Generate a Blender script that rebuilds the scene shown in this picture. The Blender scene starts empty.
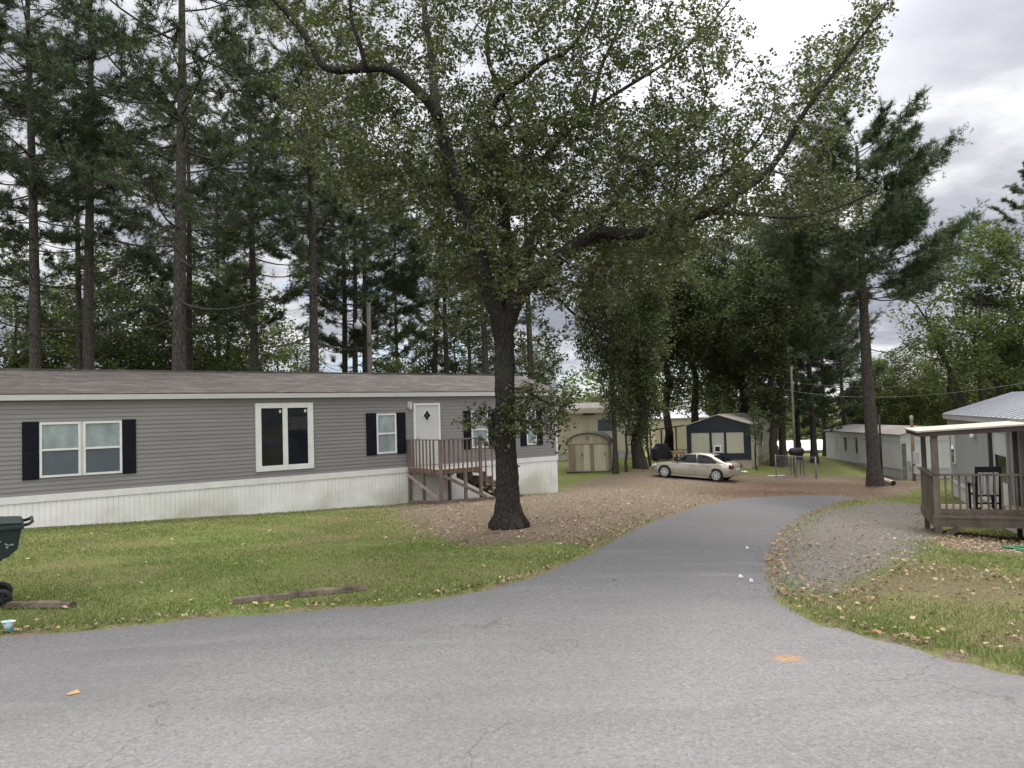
import bpy, bmesh, math, random
import numpy as np
from mathutils import Vector, Matrix
from mathutils.geometry import delaunay_2d_cdt

random.seed(7)
RNG = np.random.default_rng(7)
SC = bpy.context.scene
COL = SC.collection
R = math.radians

# ------------------------------------------------------------------ camera model
F = 770.0
PHI = math.atan(31 / 770)
RHO = R(1.72)


def ray(px, py):
    x = (px - 512) / F
    y = -(py - 384) / F
    xp = x * math.cos(RHO) + y * math.sin(RHO)
    yp = -x * math.sin(RHO) + y * math.cos(RHO)
    return np.array([xp, math.cos(PHI) - yp * math.sin(PHI), yp * math.cos(PHI) + math.sin(PHI)])


def P(px, py, Y):
    r = ray(px, py)
    return r * (Y / r[1])


# ------------------------------------------------------------------ terrain
def base_h(y):
    y = np.asarray(y, float)
    near = -1.6 - 0.048 * y
    far = -1.6 - 0.048 * 55 - 0.028 * (y - 55)
    return np.where(y < -5, -1.6 + 0.24, np.where(y < 55, near, far))


CTRL = np.array([
    (-12.1, 18.9, -2.44), (-3.6, 26.4, -2.89), (1.64, 30.4, -3.11), (-5.92, 8.9, -2.05), (-.15, 16.2, -2.36),
    (8.25, 42.6, -3.64), (10.65, 41, -3.89), (4.48, 46, -3.55), (15.29, 50, -3.92), (25.4, 51, -5.02), (26.5, 63, -4.35),
    (16.36, 35, -3.75), (11, 17.2, -3.12), (10.5, 20.5, -3.28), (0, 4, -1.79), (0, 0, -1.6), (5, 8, -1.98), (5, 14, -2.3),
    (7, 24, -2.86), (-18, 14, -2.2), (20, 5, -2.2), (18, 22, -3.6), (4, 57, -3.35), (8, 12, -2.45), (-6, 15, -2.3), (20, 58, -4.0)])
_A = CTRL[:, :2]
_res = CTRL[:, 2] - base_h(CTRL[:, 1])
SIG = 7.0
_K = np.exp(-((_A[:, None] - _A[None]) ** 2).sum(-1) / (2 * SIG ** 2)) + 0.02 * np.eye(len(_A))
_W = np.linalg.solve(_K, _res)


def hgt(x, y):
    x = np.asarray(x, float)
    y = np.asarray(y, float)
    d = np.zeros(np.broadcast(x, y).shape)
    for (cx, cy), w in zip(_A, _W):
        d = d + w * np.exp(-((x - cx) ** 2 + (y - cy) ** 2) / (2 * SIG ** 2))
    return base_h(y) + d


def gz(x, y):
    return float(hgt(x, y))


def G(px, py):
    r = ray(px, py)
    r = r / r[1]
    lo = 1.0
    t = 1.0
    while t < 400:
        if r[2] * t < gz(r[0] * t, t):
            break
        lo = t
        t += 0.4
    hi = t
    for _ in range(30):
        m = (lo + hi) / 2
        if r[2] * m < gz(r[0] * m, m):
            hi = m
        else:
            lo = m
    return r * hi


# ------------------------------------------------------------------ node materials
def new_mat(name):
    m = bpy.data.materials.new(name)
    m.use_nodes = True
    nt = m.node_tree
    for n in list(nt.nodes):
        nt.nodes.remove(n)
    out = nt.nodes.new('ShaderNodeOutputMaterial')
    b = nt.nodes.new('ShaderNodeBsdfPrincipled')
    nt.links.new(b.outputs[0], out.inputs[0])
    return m, nt, b


def N(nt, t, **kw):
    n = nt.nodes.new(t)
    for k, v in kw.items():
        setattr(n, k, v)
    return n


def setin(n, **kw):
    for k, v in kw.items():
        n.inputs[k].default_value = v


def col4(c):
    return (c[0], c[1], c[2], 1)


def noise(nt, vec, scale, detail=4, rough=.6):
    n = N(nt, 'ShaderNodeTexNoise')
    setin(n, Scale=scale, Detail=detail, Roughness=rough)
    if vec is not None:
        nt.links.new(vec, n.inputs['Vector'])
    return n.outputs['Fac']


def ramp(nt, fac, stops):
    r = N(nt, 'ShaderNodeValToRGB')
    el = r.color_ramp.elements
    while len(el) < len(stops):
        el.new(.5)
    for e, (p, c) in zip(el, stops):
        e.position = p
        e.color = col4(c) if not np.isscalar(c) else (c, c, c, 1)
    nt.links.new(fac, r.inputs[0])
    return r.outputs[0]


def mix(nt, fac, a, b, mode='MIX'):
    m = N(nt, 'ShaderNodeMix', data_type='RGBA', blend_type=mode)
    for sock, v in ((m.inputs[0], fac), (m.inputs[6], a), (m.inputs[7], b)):
        if isinstance(v, bpy.types.NodeSocket):
            nt.links.new(v, sock)
        elif np.isscalar(v):
            sock.default_value = v
        else:
            sock.default_value = col4(v)
    return m.outputs[2]


def math_(nt, op, a, b=None, clamp=False):
    m = N(nt, 'ShaderNodeMath', operation=op, use_clamp=clamp)
    for i, v in enumerate((a, b)):
        if v is None:
            continue
        if isinstance(v, bpy.types.NodeSocket):
            nt.links.new(v, m.inputs[i])
        else:
            m.inputs[i].default_value = v
    return m.outputs[0]


def coords(nt, scale=(1, 1, 1), kind='Object', rot=(0, 0, 0)):
    tc = N(nt, 'ShaderNodeTexCoord')
    mp = N(nt, 'ShaderNodeMapping')
    mp.inputs['Scale'].default_value = scale
    mp.inputs['Rotation'].default_value = rot
    nt.links.new(tc.outputs[kind], mp.inputs['Vector'])
    return mp.outputs[0]


def bump(nt, b, height, strength, dist=.02):
    n = N(nt, 'ShaderNodeBump')
    setin(n, Strength=strength, Distance=dist)
    nt.links.new(height, n.inputs['Height'])
    nt.links.new(n.outputs[0], b.inputs['Normal'])


def pm(name, c1, c2=None, scale=3.0, rough=.7, stretch=(1, 1, 1), bmp=0, spec=.3, metal=0, lo=.35, hi=.68, fine=None):
    """two-tone noise material"""
    m, nt, b = new_mat(name)
    v = coords(nt, stretch)
    c2 = c2 or tuple(x * .8 for x in c1)
    f = noise(nt, v, scale, 5)
    c = ramp(nt, f, [(lo, c1), (hi, c2)])
    if fine:
        f2 = noise(nt, v, fine, 2)
        c = mix(nt, .35, c, ramp(nt, f2, [(.3, .35), (.7, .65)]), 'OVERLAY')
    nt.links.new(c, b.inputs['Base Color'])
    setin(b, Roughness=rough, Metallic=metal)
    b.inputs['Specular IOR Level'].default_value = spec
    if bmp:
        bump(nt, b, noise(nt, v, scale * 4, 4), bmp)
    return m


def leaf_mat(name, transl=.3, gloss=.35, vary=.25):
    m = bpy.data.materials.new(name)
    m.use_nodes = True
    nt = m.node_tree
    for n in list(nt.nodes):
        nt.nodes.remove(n)
    out = N(nt, 'ShaderNodeOutputMaterial')
    at = N(nt, 'ShaderNodeAttribute', attribute_name='tint')
    oi = N(nt, 'ShaderNodeObjectInfo')
    hs = N(nt, 'ShaderNodeHueSaturation')
    nt.links.new(at.outputs['Color'], hs.inputs['Color'])
    v = math_(nt, 'ADD', math_(nt, 'MULTIPLY', oi.outputs['Random'], vary), 1 - vary / 2)
    nt.links.new(v, hs.inputs['Value'])
    b = N(nt, 'ShaderNodeBsdfPrincipled')
    nt.links.new(hs.outputs[0], b.inputs['Base Color'])
    setin(b, Roughness=.5)
    b.inputs['Specular IOR Level'].default_value = gloss
    t = N(nt, 'ShaderNodeBsdfTranslucent')
    tm = mix(nt, 1.0, hs.outputs[0], (1.1, 1.18, .72), 'MULTIPLY')
    nt.links.new(tm, t.inputs['Color'])
    ms = N(nt, 'ShaderNodeMixShader')
    ms.inputs[0].default_value = transl
    nt.links.new(b.outputs[0], ms.inputs[1])
    nt.links.new(t.outputs[0], ms.inputs[2])
    nt.links.new(ms.outputs[0], out.inputs[0])
    return m


def bark_mat(name, c1, c2, sc=9, moss=None):
    m, nt, b = new_mat(name)
    v = coords(nt, (1, 1, .28))
    vo = N(nt, 'ShaderNodeTexVoronoi', feature='DISTANCE_TO_EDGE')
    setin(vo, Scale=sc)
    nt.links.new(v, vo.inputs['Vector'])
    n1 = noise(nt, v, sc * .8, 6, .7)
    crack = ramp(nt, vo.outputs['Distance'], [(0, .25), (.3, 1)])
    c = mix(nt, crack, tuple(x * .35 for x in c1), ramp(nt, n1, [(.3, c1), (.7, c2)]))
    if moss:
        c = mix(nt, ramp(nt, noise(nt, coords(nt), 1.1), [(.5, 0), (.72, .6)]), c, moss)
    nt.links.new(c, b.inputs['Base Color'])
    setin(b, Roughness=.92)
    b.inputs['Specular IOR Level'].default_value = .1
    h = math_(nt, 'ADD', crack, n1)
    bump(nt, b, h, .9, .03)
    return m


M = {}
M['leaf'] = leaf_mat('oak_leaf', .3, .45)
M['leaf_far'] = leaf_mat('tree_leaf', .5, .3, .35)
M['needle'] = leaf_mat('pine_needle', .28, .35, .3)
M['grass'] = leaf_mat('grass_blade', .3, .15, 0)
M['litter'] = leaf_mat('dry_leaf', .1, .15, 0)
M['bark_oak'] = bark_mat('oak_bark', (.036, .031, .028), (.072, .063, .056), 24, (.075, .078, .06))
M['bark_pine'] = bark_mat('pine_bark', (.068, .059, .053), (.125, .110, .10), 15)
M['bark_dark'] = bark_mat('dark_bark', (.06, .05, .042), (.11, .095, .08), 18)
M['twig'] = pm('twig_bark', (.055, .047, .04), (.10, .085, .072), 4, .9)


def siding_mat():
    m, nt, b = new_mat('grey_vinyl_siding')
    v = coords(nt, (.25, 1, 3))
    c = ramp(nt, noise(nt, v, 1.5, 5), [(.3, (.178, .17, .166)), (.7, (.215, .207, .202))])
    c = mix(nt, ramp(nt, noise(nt, coords(nt), .8, 3), [(.5, 0), (.8, .35)]), c, (.16, .155, .143))
    nt.links.new(c, b.inputs['Base Color'])
    setin(b, Roughness=.55)
    b.inputs['Specular IOR Level'].default_value = .25
    bump(nt, b, noise(nt, coords(nt, (1, 1, 8)), 6, 4), .08, .01)
    return m


def skirt_mat():
    m, nt, b = new_mat('white_skirting_panel')
    tc = N(nt, 'ShaderNodeTexCoord')
    sx = N(nt, 'ShaderNodeSeparateXYZ')
    nt.links.new(tc.outputs['Object'], sx.inputs[0])
    v = coords(nt, (1.2, 1, .35))
    c = ramp(nt, noise(nt, v, 2.0, 6), [(.3, (.75, .74, .725)), (.7, (.68, .67, .655))])
    # a low band of algae stains, spotted along the wall
    hgt_ = math_(nt, 'SUBTRACT', .62, sx.outputs['Z'])
    st = math_(nt, 'MULTIPLY', math_(nt, 'MULTIPLY', hgt_, 1.6, True), ramp(nt, noise(nt, coords(nt, (.6, 1, 1)), .55, 5), [(.42, 0), (.62, 1)]), True)
    c = mix(nt, math_(nt, 'MULTIPLY', st, .55), c, (.27, .27, .15))
    sp = ramp(nt, noise(nt, coords(nt, (1, 1, .8)), 9, 4), [(.66, 0), (.72, .5)])
    c = mix(nt, math_(nt, 'MULTIPLY', sp, ramp(nt, noise(nt, coords(nt), .4, 2), [(.55, 0), (.6, 1)])), c, (.2, .19, .15))
    nt.links.new(c, b.inputs['Base Color'])
    setin(b, Roughness=.5)
    b.inputs['Specular IOR Level'].default_value = .25
    return m


def shingle_mat():
    m, nt, b = new_mat('brown_shingles')
    v = coords(nt, (1, 1, 1))
    br = N(nt, 'ShaderNodeTexBrick')
    setin(br, Scale=1.0)
    br.inputs['Brick Width'].default_value = .62
    br.inputs['Row Height'].default_value = .14
    br.inputs['Mortar Size'].default_value = .006
    br.inputs['Color1'].default_value = (.085, .072, .064, 1)
    br.inputs['Color2'].default_value = (.134, .122, .112, 1)
    br.inputs['Mortar'].default_value = (.07, .06, .055, 1)
    nt.links.new(v, br.inputs['Vector'])
    st = noise(nt, coords(nt, (.5, 3.2, 1)), 1.6, 6, .7)
    c = mix(nt, ramp(nt, st, [(.35, 0), (.7, 1)]), br.outputs['Color'], (.058, .05, .045))
    c = mix(nt, ramp(nt, noise(nt, coords(nt, (.6, 2, 1), rot=(0, 0, .1)), 2.4, 5), [(.55, 0), (.75, .8)]), c, (.172, .157, .146))
    nt.links.new(c, b.inputs['Base Color'])
    setin(b, Roughness=.9)
    b.inputs['Specular IOR Level'].default_value = .15
    bump(nt, b, noise(nt, v, 40, 2), .3, .01)
    return m


M['siding'] = siding_mat()
M['skirt'] = skirt_mat()
M['shingle'] = shingle_mat()
M['white'] = pm('white_trim', (.64, .635, .615), (.57, .56, .54), 3, .45)
M['trim_grey'] = pm('pale_fascia', (.46, .46, .445), (.40, .40, .385), 1.5, .5, (1, 1, 4))
M['shutter'] = pm('black_shutter', (.004, .005, .009), (.008, .009, .014), 5, .7, spec=.12)
M['door'] = pm('white_door', (.46, .47, .455), (.42, .43, .415), 2, .4)


def glass_mat(name, c1, c2, rough=.06, spec=.5, scale=1.5):
    return pm(name, c1, c2, scale, rough, (1, 1, .6), 0, spec)


M['pane_blind_reflect'] = glass_mat('blind_glass_painted_reflections', (.28, .325, .33), (.16, .195, .20), .12, .5, 2.4)  # pale blind behind glass, blotchy reflections painted into the colour
M['pane_screen'] = glass_mat('screened_glass', (.085, .10, .115), (.065, .078, .09), .25, .3)
M['pane_dark'] = glass_mat('dark_glass', (.004, .006, .008), (.012, .015, .018), .02, .32)
M['wood'] = pm('weathered_deck_wood', (.19, .145, .115), (.105, .08, .065), 4, .85, (1, 1, .3), .3, .15)
M['wood_grey'] = pm('grey_deck_wood', (.17, .142, .112), (.09, .075, .06), 4, .85, (1, 1, .4), .3, .15)
M['wood_board'] = pm('deck_boards', (.36, .30, .24), (.24, .19, .15), 3, .85, (.4, 3, 1), .2, .15)
M['black_metal'] = pm('black_metal', (.012, .012, .013), (.02, .02, .021), 6, .5)
M['galv'] = pm('galvanised_steel', (.42, .42, .43), (.32, .32, .33), 5, .5, metal=.4)


# ------------------------------------------------------------------ mesh helpers
class MB:
    def __init__(s):
        s.v = []
        s.f = []
        s.smooth = False

    def add(s, verts, faces):
        o = len(s.v)
        s.v.extend([tuple(map(float, q)) for q in verts])
        s.f.extend([tuple(i + o for i in q) for q in faces])
        return s

    def box(s, x0, x1, y0, y1, z0, z1):
        v = [(x, y, z) for z in (z0, z1) for y in (y0, y1) for x in (x0, x1)]
        return s.add(v, [(0, 2, 3, 1), (4, 5, 7, 6), (0, 1, 5, 4), (2, 6, 7, 3), (0, 4, 6, 2), (1, 3, 7, 5)])

    def bar(s, a, b, w, h=None, up=(0, 0, 1)):
        """rectangular bar from a to b, w wide (sideways), h thick"""
        h = h or w
        a = Vector(a)
        b = Vector(b)
        d = (b - a).normalized()
        u = Vector(up)
        if abs(d.dot(u)) > .98:
            u = Vector((1, 0, 0))
        sd = d.cross(u).normalized()
        u = sd.cross(d).normalized()
        v = []
        for p in (a, b):
            for i, j in ((-1, -1), (1, -1), (1, 1), (-1, 1)):
                v.append(p + sd * (i * w / 2) + u * (j * h / 2))
        return s.add(v, [(3, 2, 1, 0), (4, 5, 6, 7), (0, 1, 5, 4), (1, 2, 6, 5), (2, 3, 7, 6), (3, 0, 4, 7)])

    def prism(s, poly, axis, a, b):
        """poly in the two other axes, extruded along axis (0 x,1 y,2 z) from a to b"""
        n = len(poly)
        v = []
        for t in (a, b):
            for p, q in poly:
                c = [p, q]
                c.insert(axis, t)
                v.append(c)
        f = [tuple(range(n))[::-1], tuple(range(n, 2 * n))]
        f += [(i, (i + 1) % n, n + (i + 1) % n, n + i) for i in range(n)]
        return s.add(v, f)

    def tube(s, pts, rad, sides=8, cap=True, jit=0, rng=None):
        pts = [Vector(p) for p in pts]
        if np.isscalar(rad):
            rad = [rad] * len(pts)
        o = len(s.v)
        ref = None
        for i, p in enumerate(pts):
            d = (pts[min(i + 1, len(pts) - 1)] - pts[max(i - 1, 0)]).normalized()
            if ref is None:
                ref = d.orthogonal().normalized()
            ref = (ref - d * ref.dot(d)).normalized()
            bi = d.cross(ref)
            for k in range(sides):
                a = 2 * math.pi * k / sides
                r = rad[i] * (1 + (rng.uniform(-jit, jit) if rng else 0))
                q = p + (ref * math.cos(a) + bi * math.sin(a)) * r
                s.v.append(tuple(q))
        for i in range(len(pts) - 1):
            for k in range(sides):
                k2 = (k + 1) % sides
                s.f.append((o + i * sides + k, o + i * sides + k2, o + (i + 1) * sides + k2, o + (i + 1) * sides + k))
        if cap:
            s.f.append(tuple(o + k for k in range(sides))[::-1])
            e = o + (len(pts) - 1) * sides
            s.f.append(tuple(e + k for k in range(sides)))
        return s

    def lathe(s, prof, center=(0, 0, 0), axis=2, sides=20, close=False):
        """prof: (radius, along)"""
        o = len(s.v)
        n = len(prof)
        for k in range(sides):
            a = 2 * math.pi * k / sides
            for r, t in prof:
                c = [r * math.cos(a), r * math.sin(a)]
                c.insert(axis, t)
                s.v.append(tuple(center[i] + c[i] for i in range(3)))
        for k in range(sides):
            k2 = (k + 1) % sides
            for i in range(n - 1):
                s.f.append((o + k * n + i, o + k2 * n + i, o + k2 * n + i + 1, o + k * n + i + 1))
        if close:
            s.f.append(tuple(o + k * n for k in range(sides))[::-1])
            s.f.append(tuple(o + k * n + n - 1 for k in range(sides)))
        return s

    def build(s, name, mat, parent=None, smooth=None, bevel=0):
        me = bpy.data.meshes.new(name)
        v = s.v
        if parent is not None:
            z0 = root_of(parent).get('_z0', 0)
            if z0:
                v = [(a, b, c - z0) for a, b, c in v]
        me.from_pydata(v, [], s.f)
        me.validate()
        bm = bmesh.new()
        bm.from_mesh(me)
        bmesh.ops.recalc_face_normals(bm, faces=bm.faces)
        bm.to_mesh(me)
        bm.free()
        o = bpy.data.objects.new(name, me)
        COL.objects.link(o)
        me.materials.append(mat)
        if parent is not None:
            o.parent = parent
        sm = s.smooth if smooth is None else smooth
        if sm:
            me.polygons.foreach_set('use_smooth', [True] * len(me.polygons))
        if bevel:
            b = o.modifiers.new('bevel', 'BEVEL')
            b.width = bevel
            b.segments = 2
            b.limit_method = 'ANGLE'
        return o


def root_of(o):
    while o.parent:
        o = o.parent
    return o


def np_obj(name, verts, faces, mat, parent=None, tint=None, smooth=False):
    verts = np.asarray(verts, np.float32)
    faces = np.asarray(faces, np.int32)
    me = bpy.data.meshes.new(name)
    nv, (nf, k) = len(verts), faces.shape
    me.vertices.add(nv)
    me.vertices.foreach_set('co', verts.ravel())
    me.loops.add(nf * k)
    me.loops.foreach_set('vertex_index', faces.ravel())
    me.polygons.add(nf)
    me.polygons.foreach_set('loop_start', np.arange(0, nf * k, k, dtype=np.int32))
    if smooth:
        me.polygons.foreach_set('use_smooth', np.ones(nf, bool))
    me.update(calc_edges=True)
    if tint is not None:
        a = me.attributes.new('tint', 'FLOAT_COLOR', 'POINT')
        t = np.ones((nv, 4), np.float32)
        t[:, :3] = tint
        a.data.foreach_set('color', t.ravel())
    me.materials.append(mat)
    o = bpy.data.objects.new(name, me)
    COL.objects.link(o)
    if parent is not None:
        o.parent = parent
    return o


def tag(o, label, cat, group=None):
    o['label'] = label
    o['category'] = cat
    if group:
        o['group'] = group
    return o


def thing(name, label, cat, loc=(0, 0, 0), rotz=0, group=None, zworld=False):
    o = bpy.data.objects.new(name, None)
    COL.objects.link(o)
    o.empty_display_size = .2
    o.location = loc
    o.rotation_euler = (0, 0, rotz)
    if zworld:
        o['_z0'] = float(loc[2])
    return tag(o, label, cat, group)


def structure(o, kind='structure'):
    o['kind'] = kind
    return o


def children_of(o):
    return [c for c in bpy.data.objects if c.parent == o]


def dup(root, loc, rotz=0, scale=1, label=None, tilt=(0, 0), kids=None):
    r = root.copy()
    COL.objects.link(r)
    r.location = loc
    r.rotation_euler = (tilt[0], tilt[1], rotz)
    r.scale = (scale,) * 3 if np.isscalar(scale) else scale
    if label:
        r['label'] = label
    for ch in kids:
        c = ch.copy()
        COL.objects.link(c)
        c.parent = r
    return r


# ------------------------------------------------------------------ polygons and ground masks
def GP(pts):
    return np.array([G(*p)[:2] for p in pts])


def sdist(poly, x, y):
    """signed distance, positive inside"""
    x = np.asarray(x, float)
    y = np.asarray(y, float)
    d = np.full(x.shape, 1e9)
    ins = np.zeros(x.shape, bool)
    n = len(poly)
    for i in range(n):
        ax, ay = poly[i]
        bx, by = poly[(i + 1) % n]
        ex, ey = bx - ax, by - ay
        t = np.clip(((x - ax) * ex + (y - ay) * ey) / (ex * ex + ey * ey + 1e-12), 0, 1)
        d = np.minimum(d, np.hypot(x - ax - t * ex, y - ay - t * ey))
        c = ((ay > y) != (by > y)) & (x < (bx - ax) * (y - ay) / (by - ay + 1e-12) + ax)
        ins ^= c
    return np.where(ins, d, -d)


def smooth_poly(pts, n=6):
    pts = np.asarray(pts, float)
    out = []
    for i in range(len(pts) - 1):
        p0 = pts[max(i - 1, 0)]
        p1 = pts[i]
        p2 = pts[i + 1]
        p3 = pts[min(i + 2, len(pts) - 1)]
        for k in range(n):
            t = k / n
            out.append(.5 * ((2 * p1) + (-p0 + p2) * t + (2 * p0 - 5 * p1 + 4 * p2 - p3) * t * t + (-p0 + 3 * p1 - 3 * p2 + p3) * t ** 3))
    out.append(pts[-1])
    return np.array(out)


left_edge = GP([(2, 634), (60, 631), (130, 624), (230, 614), (330, 607), (400, 602), (455, 594), (500, 585), (545, 571), (580, 556), (610, 541), (645, 524), (675, 513), (705, 504), (735, 498.5)])
right_edge = GP([(862, 497), (835, 503), (812, 511), (793, 521), (779, 535), (770, 552), (767, 566), (772, 582), (786, 601), (812, 617), (850, 629), (905, 643), (960, 657), (1022, 673)])
le = smooth_poly(left_edge, 8)
re_ = smooth_poly(right_edge, 8)
far_end = GP([(752, 496.5), (790, 495), (830, 494.5), (862, 497)])
wl = le[0]
wr = re_[-1]
ROAD = np.array([(-60, wl[1] - .9), (-25, wl[1] - .5)] + [(-10, wl[1] - .1)] + [tuple(p) for p in le] + [tuple(p) for p in far_end[:-1]] + [tuple(p) for p in re_]
                + [(wr[0] + 4, wr[1] - 1.0), (30, wr[1] - 2.2), (60, wr[1] - 3), (60, -5), (-60, -5)])
# fine, slightly ragged boundary
fine = []
for i in range(len(ROAD)):
    a = ROAD[i]
    b = ROAD[(i + 1) % len(ROAD)]
    L = np.hypot(*(b - a))
    k = max(1, min(int(L / .12), 400)) if max(abs(a[0]), abs(b[0])) < 16 and a[1] > 2 else 1
    for j in range(k):
        fine.append(a + (b - a) * j / k)
fine = np.array(fine)
jn = RNG.normal(0, 1, (len(fine), 2))
jn = (jn + np.roll(jn, 1, 0) + np.roll(jn, -1, 0)) / 3
near_f = (np.abs(fine[:, 0]) < 15) & (fine[:, 1] > 2)
fine = fine + jn * .07 * near_f[:, None]

LITTER = GP([(392, 507), (405, 520), (425, 535), (470, 545), (540, 543), (600, 546), (660, 520), (740, 500), (800, 498), (880, 499), (935, 486), (900, 474), (862, 477), (800, 474), (740, 476), (700, 474), (650, 470), (616, 474), (580, 482), (557, 492), (500, 499), (450, 500)])
PINESTRAW = GP([(690, 494), (740, 497), (870, 494), (915, 484), (895, 472), (860, 476), (850, 482), (740, 482), (700, 488)])
GRAVEL = GP([(768, 562), (772, 540), (789, 523), (826, 509), (880, 502), (922, 505), (936, 528), (925, 552), (890, 568), (840, 590), (796, 600), (772, 584)])
DRY = GP([(800, 592), (850, 580), (900, 558), (960, 566), (1024, 572), (1060, 580), (1060, 606), (980, 602), (900, 597), (840, 612), (800, 610)])
DRY2 = GP([(975, 634), (1060, 628), (1060, 650), (990, 645)])
DECK_SHADE = GP([(925, 540), (950, 532), (1040, 540), (1040, 556), (960, 552)])  # under the porch deck: its shade put into the ground colour as brown soil


def sstep(a, b, x):
    t = np.clip((x - a) / (b - a), 0, 1)
    return t * t * (3 - 2 * t)


def masks(x, y):
    lit = np.maximum(sstep(-1.3, 1.3, sdist(LITTER, x, y)), sstep(-.3, .5, sdist(DECK_SHADE, x, y)))
    straw = sstep(-2.5, 2.5, sdist(PINESTRAW, x, y))
    gr = sstep(-.8, .8, sdist(GRAVEL, x, y))
    dry = np.maximum(sstep(-.6, .7, sdist(DRY, x, y)) * .75, sstep(-.5, .4, sdist(DRY2, x, y)))
    dry = np.maximum(dry, sstep(-.4, .4, sdist(DECK_SHADE, x, y)) * .9)
    edge = sdist(ROAD, x, y)
    strip = sstep(-.55, -.05, edge) * (x > 3) * (y > 9) * .9 + sstep(-.18, -.02, edge) * .35 * (y > 5)
    lit = np.maximum(lit, .75 * np.exp(-((edge - .03) / .10) ** 2) * (y > 3))
    return lit, straw, gr, np.maximum(dry, np.clip(strip, 0, 1)), edge


def axis_grid(lo, hi, d, out_lo, out_hi):
    a = list(np.arange(lo, hi + 1e-6, d))
    s = d
    while a[-1] < out_hi:
        s *= 1.3
        a.append(a[-1] + s)
    s = d
    while a[0] > out_lo:
        s *= 1.3
        a.insert(0, a[0] - s)
    return np.array(a)


gx = axis_grid(-16, 30, .22, -500, 500)
gy = axis_grid(3, 62, .22, -60, 900)
XX, YY = np.meshgrid(gx, gy)
ZZ = hgt(XX, YY)
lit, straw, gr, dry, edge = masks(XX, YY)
ZZ = ZZ + (.02 * np.sin(XX * 1.3 + 2 * np.sin(YY * .7)) * np.sin(YY * 1.1 + XX * .4)) * sstep(.3, 1.5, -edge)
ZZ = ZZ - .03 * sstep(-.02, .1, edge)
nx, ny = len(gx), len(gy)
idx = np.arange(nx * ny).reshape(ny, nx)
fc = np.stack([idx[:-1, :-1], idx[:-1, 1:], idx[1:, 1:], idx[1:, :-1]], -1).reshape(-1, 4)


def ground_mat():
    m, nt, b = new_mat('lawn_and_leaf_litter')
    v = coords(nt)

    def att(n):
        a = N(nt, 'ShaderNodeAttribute', attribute_name=n)
        return a.outputs['Fac']
    n_big = noise(nt, v, .35, 4)
    n_mid = noise(nt, v, 2.2, 5, .65)
    n_fine = noise(nt, v, 22, 4, .7)
    n_vf = noise(nt, v, 75, 2, .7)
    grass = ramp(nt, n_mid, [(.28, (.095, .13, .036)), (.5, (.152, .184, .054)), (.72, (.212, .214, .084))])
    grass = mix(nt, ramp(nt, n_big, [(.40, 0), (.62, .85)]), grass, (.175, .155, .075))
    grass = mix(nt, .8, grass, ramp(nt, n_fine, [(.25, .25), (.75, .75)]), 'OVERLAY')
    litc = ramp(nt, n_fine, [(.28, (.055, .04, .028)), (.5, (.175, .136, .098)), (.72, (.33, .265, .195))])
    litc = mix(nt, ramp(nt, n_mid, [(.4, 0), (.7, .6)]), litc, (.205, .168, .13))
    strawc = ramp(nt, n_fine, [(.25, (.065, .042, .03)), (.55, (.125, .082, .058)), (.8, (.22, .155, .11))])
    litc = mix(nt, att('straw'), litc, strawc)
    vo = N(nt, 'ShaderNodeTexVoronoi')
    setin(vo, Scale=34)
    nt.links.new(v, vo.inputs['Vector'])
    gravc = ramp(nt, vo.outputs['Color'], [(.1, (.10, .092, .083)), (.5, (.175, .161, .147)), (.9, (.275, .255, .235))])
    gravc = mix(nt, ramp(nt, n_mid, [(.35, 0), (.65, .55)]), gravc, (.195, .163, .127))
    dryc = ramp(nt, n_fine, [(.25, (.09, .075, .042)), (.55, (.175, .14, .08)), (.8, (.26, .21, .13))])

    def msk(a, k=.55):
        s = math_(nt, 'ADD', att(a), math_(nt, 'MULTIPLY', math_(nt, 'SUBTRACT', n_mid, .5), k * 2.4))
        s = math_(nt, 'ADD', s, math_(nt, 'MULTIPLY', math_(nt, 'SUBTRACT', n_fine, .5), .5))
        return ramp(nt, s, [(.36, 0), (.62, 1)])
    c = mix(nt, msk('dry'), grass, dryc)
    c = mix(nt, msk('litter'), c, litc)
    c = mix(nt, msk('gravel'), c, gravc)
    c = mix(nt, .5, c, ramp(nt, n_vf, [(.25, .2), (.75, .8)]), 'OVERLAY')
    nt.links.new(c, b.inputs['Base Color'])
    setin(b, Roughness=.95)
    b.inputs['Specular IOR Level'].default_value = .08
    bump(nt, b, math_(nt, 'ADD', n_fine, n_vf), .8, .04)
    return m


g = np_obj('ground', np.stack([XX, YY, ZZ], -1).reshape(-1, 3), fc, ground_mat(), smooth=True)
structure(g)
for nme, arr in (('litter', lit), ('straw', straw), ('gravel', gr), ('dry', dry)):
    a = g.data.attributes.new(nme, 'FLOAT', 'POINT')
    a.data.foreach_set('value', np.ascontiguousarray(arr, np.float32).ravel())


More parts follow.
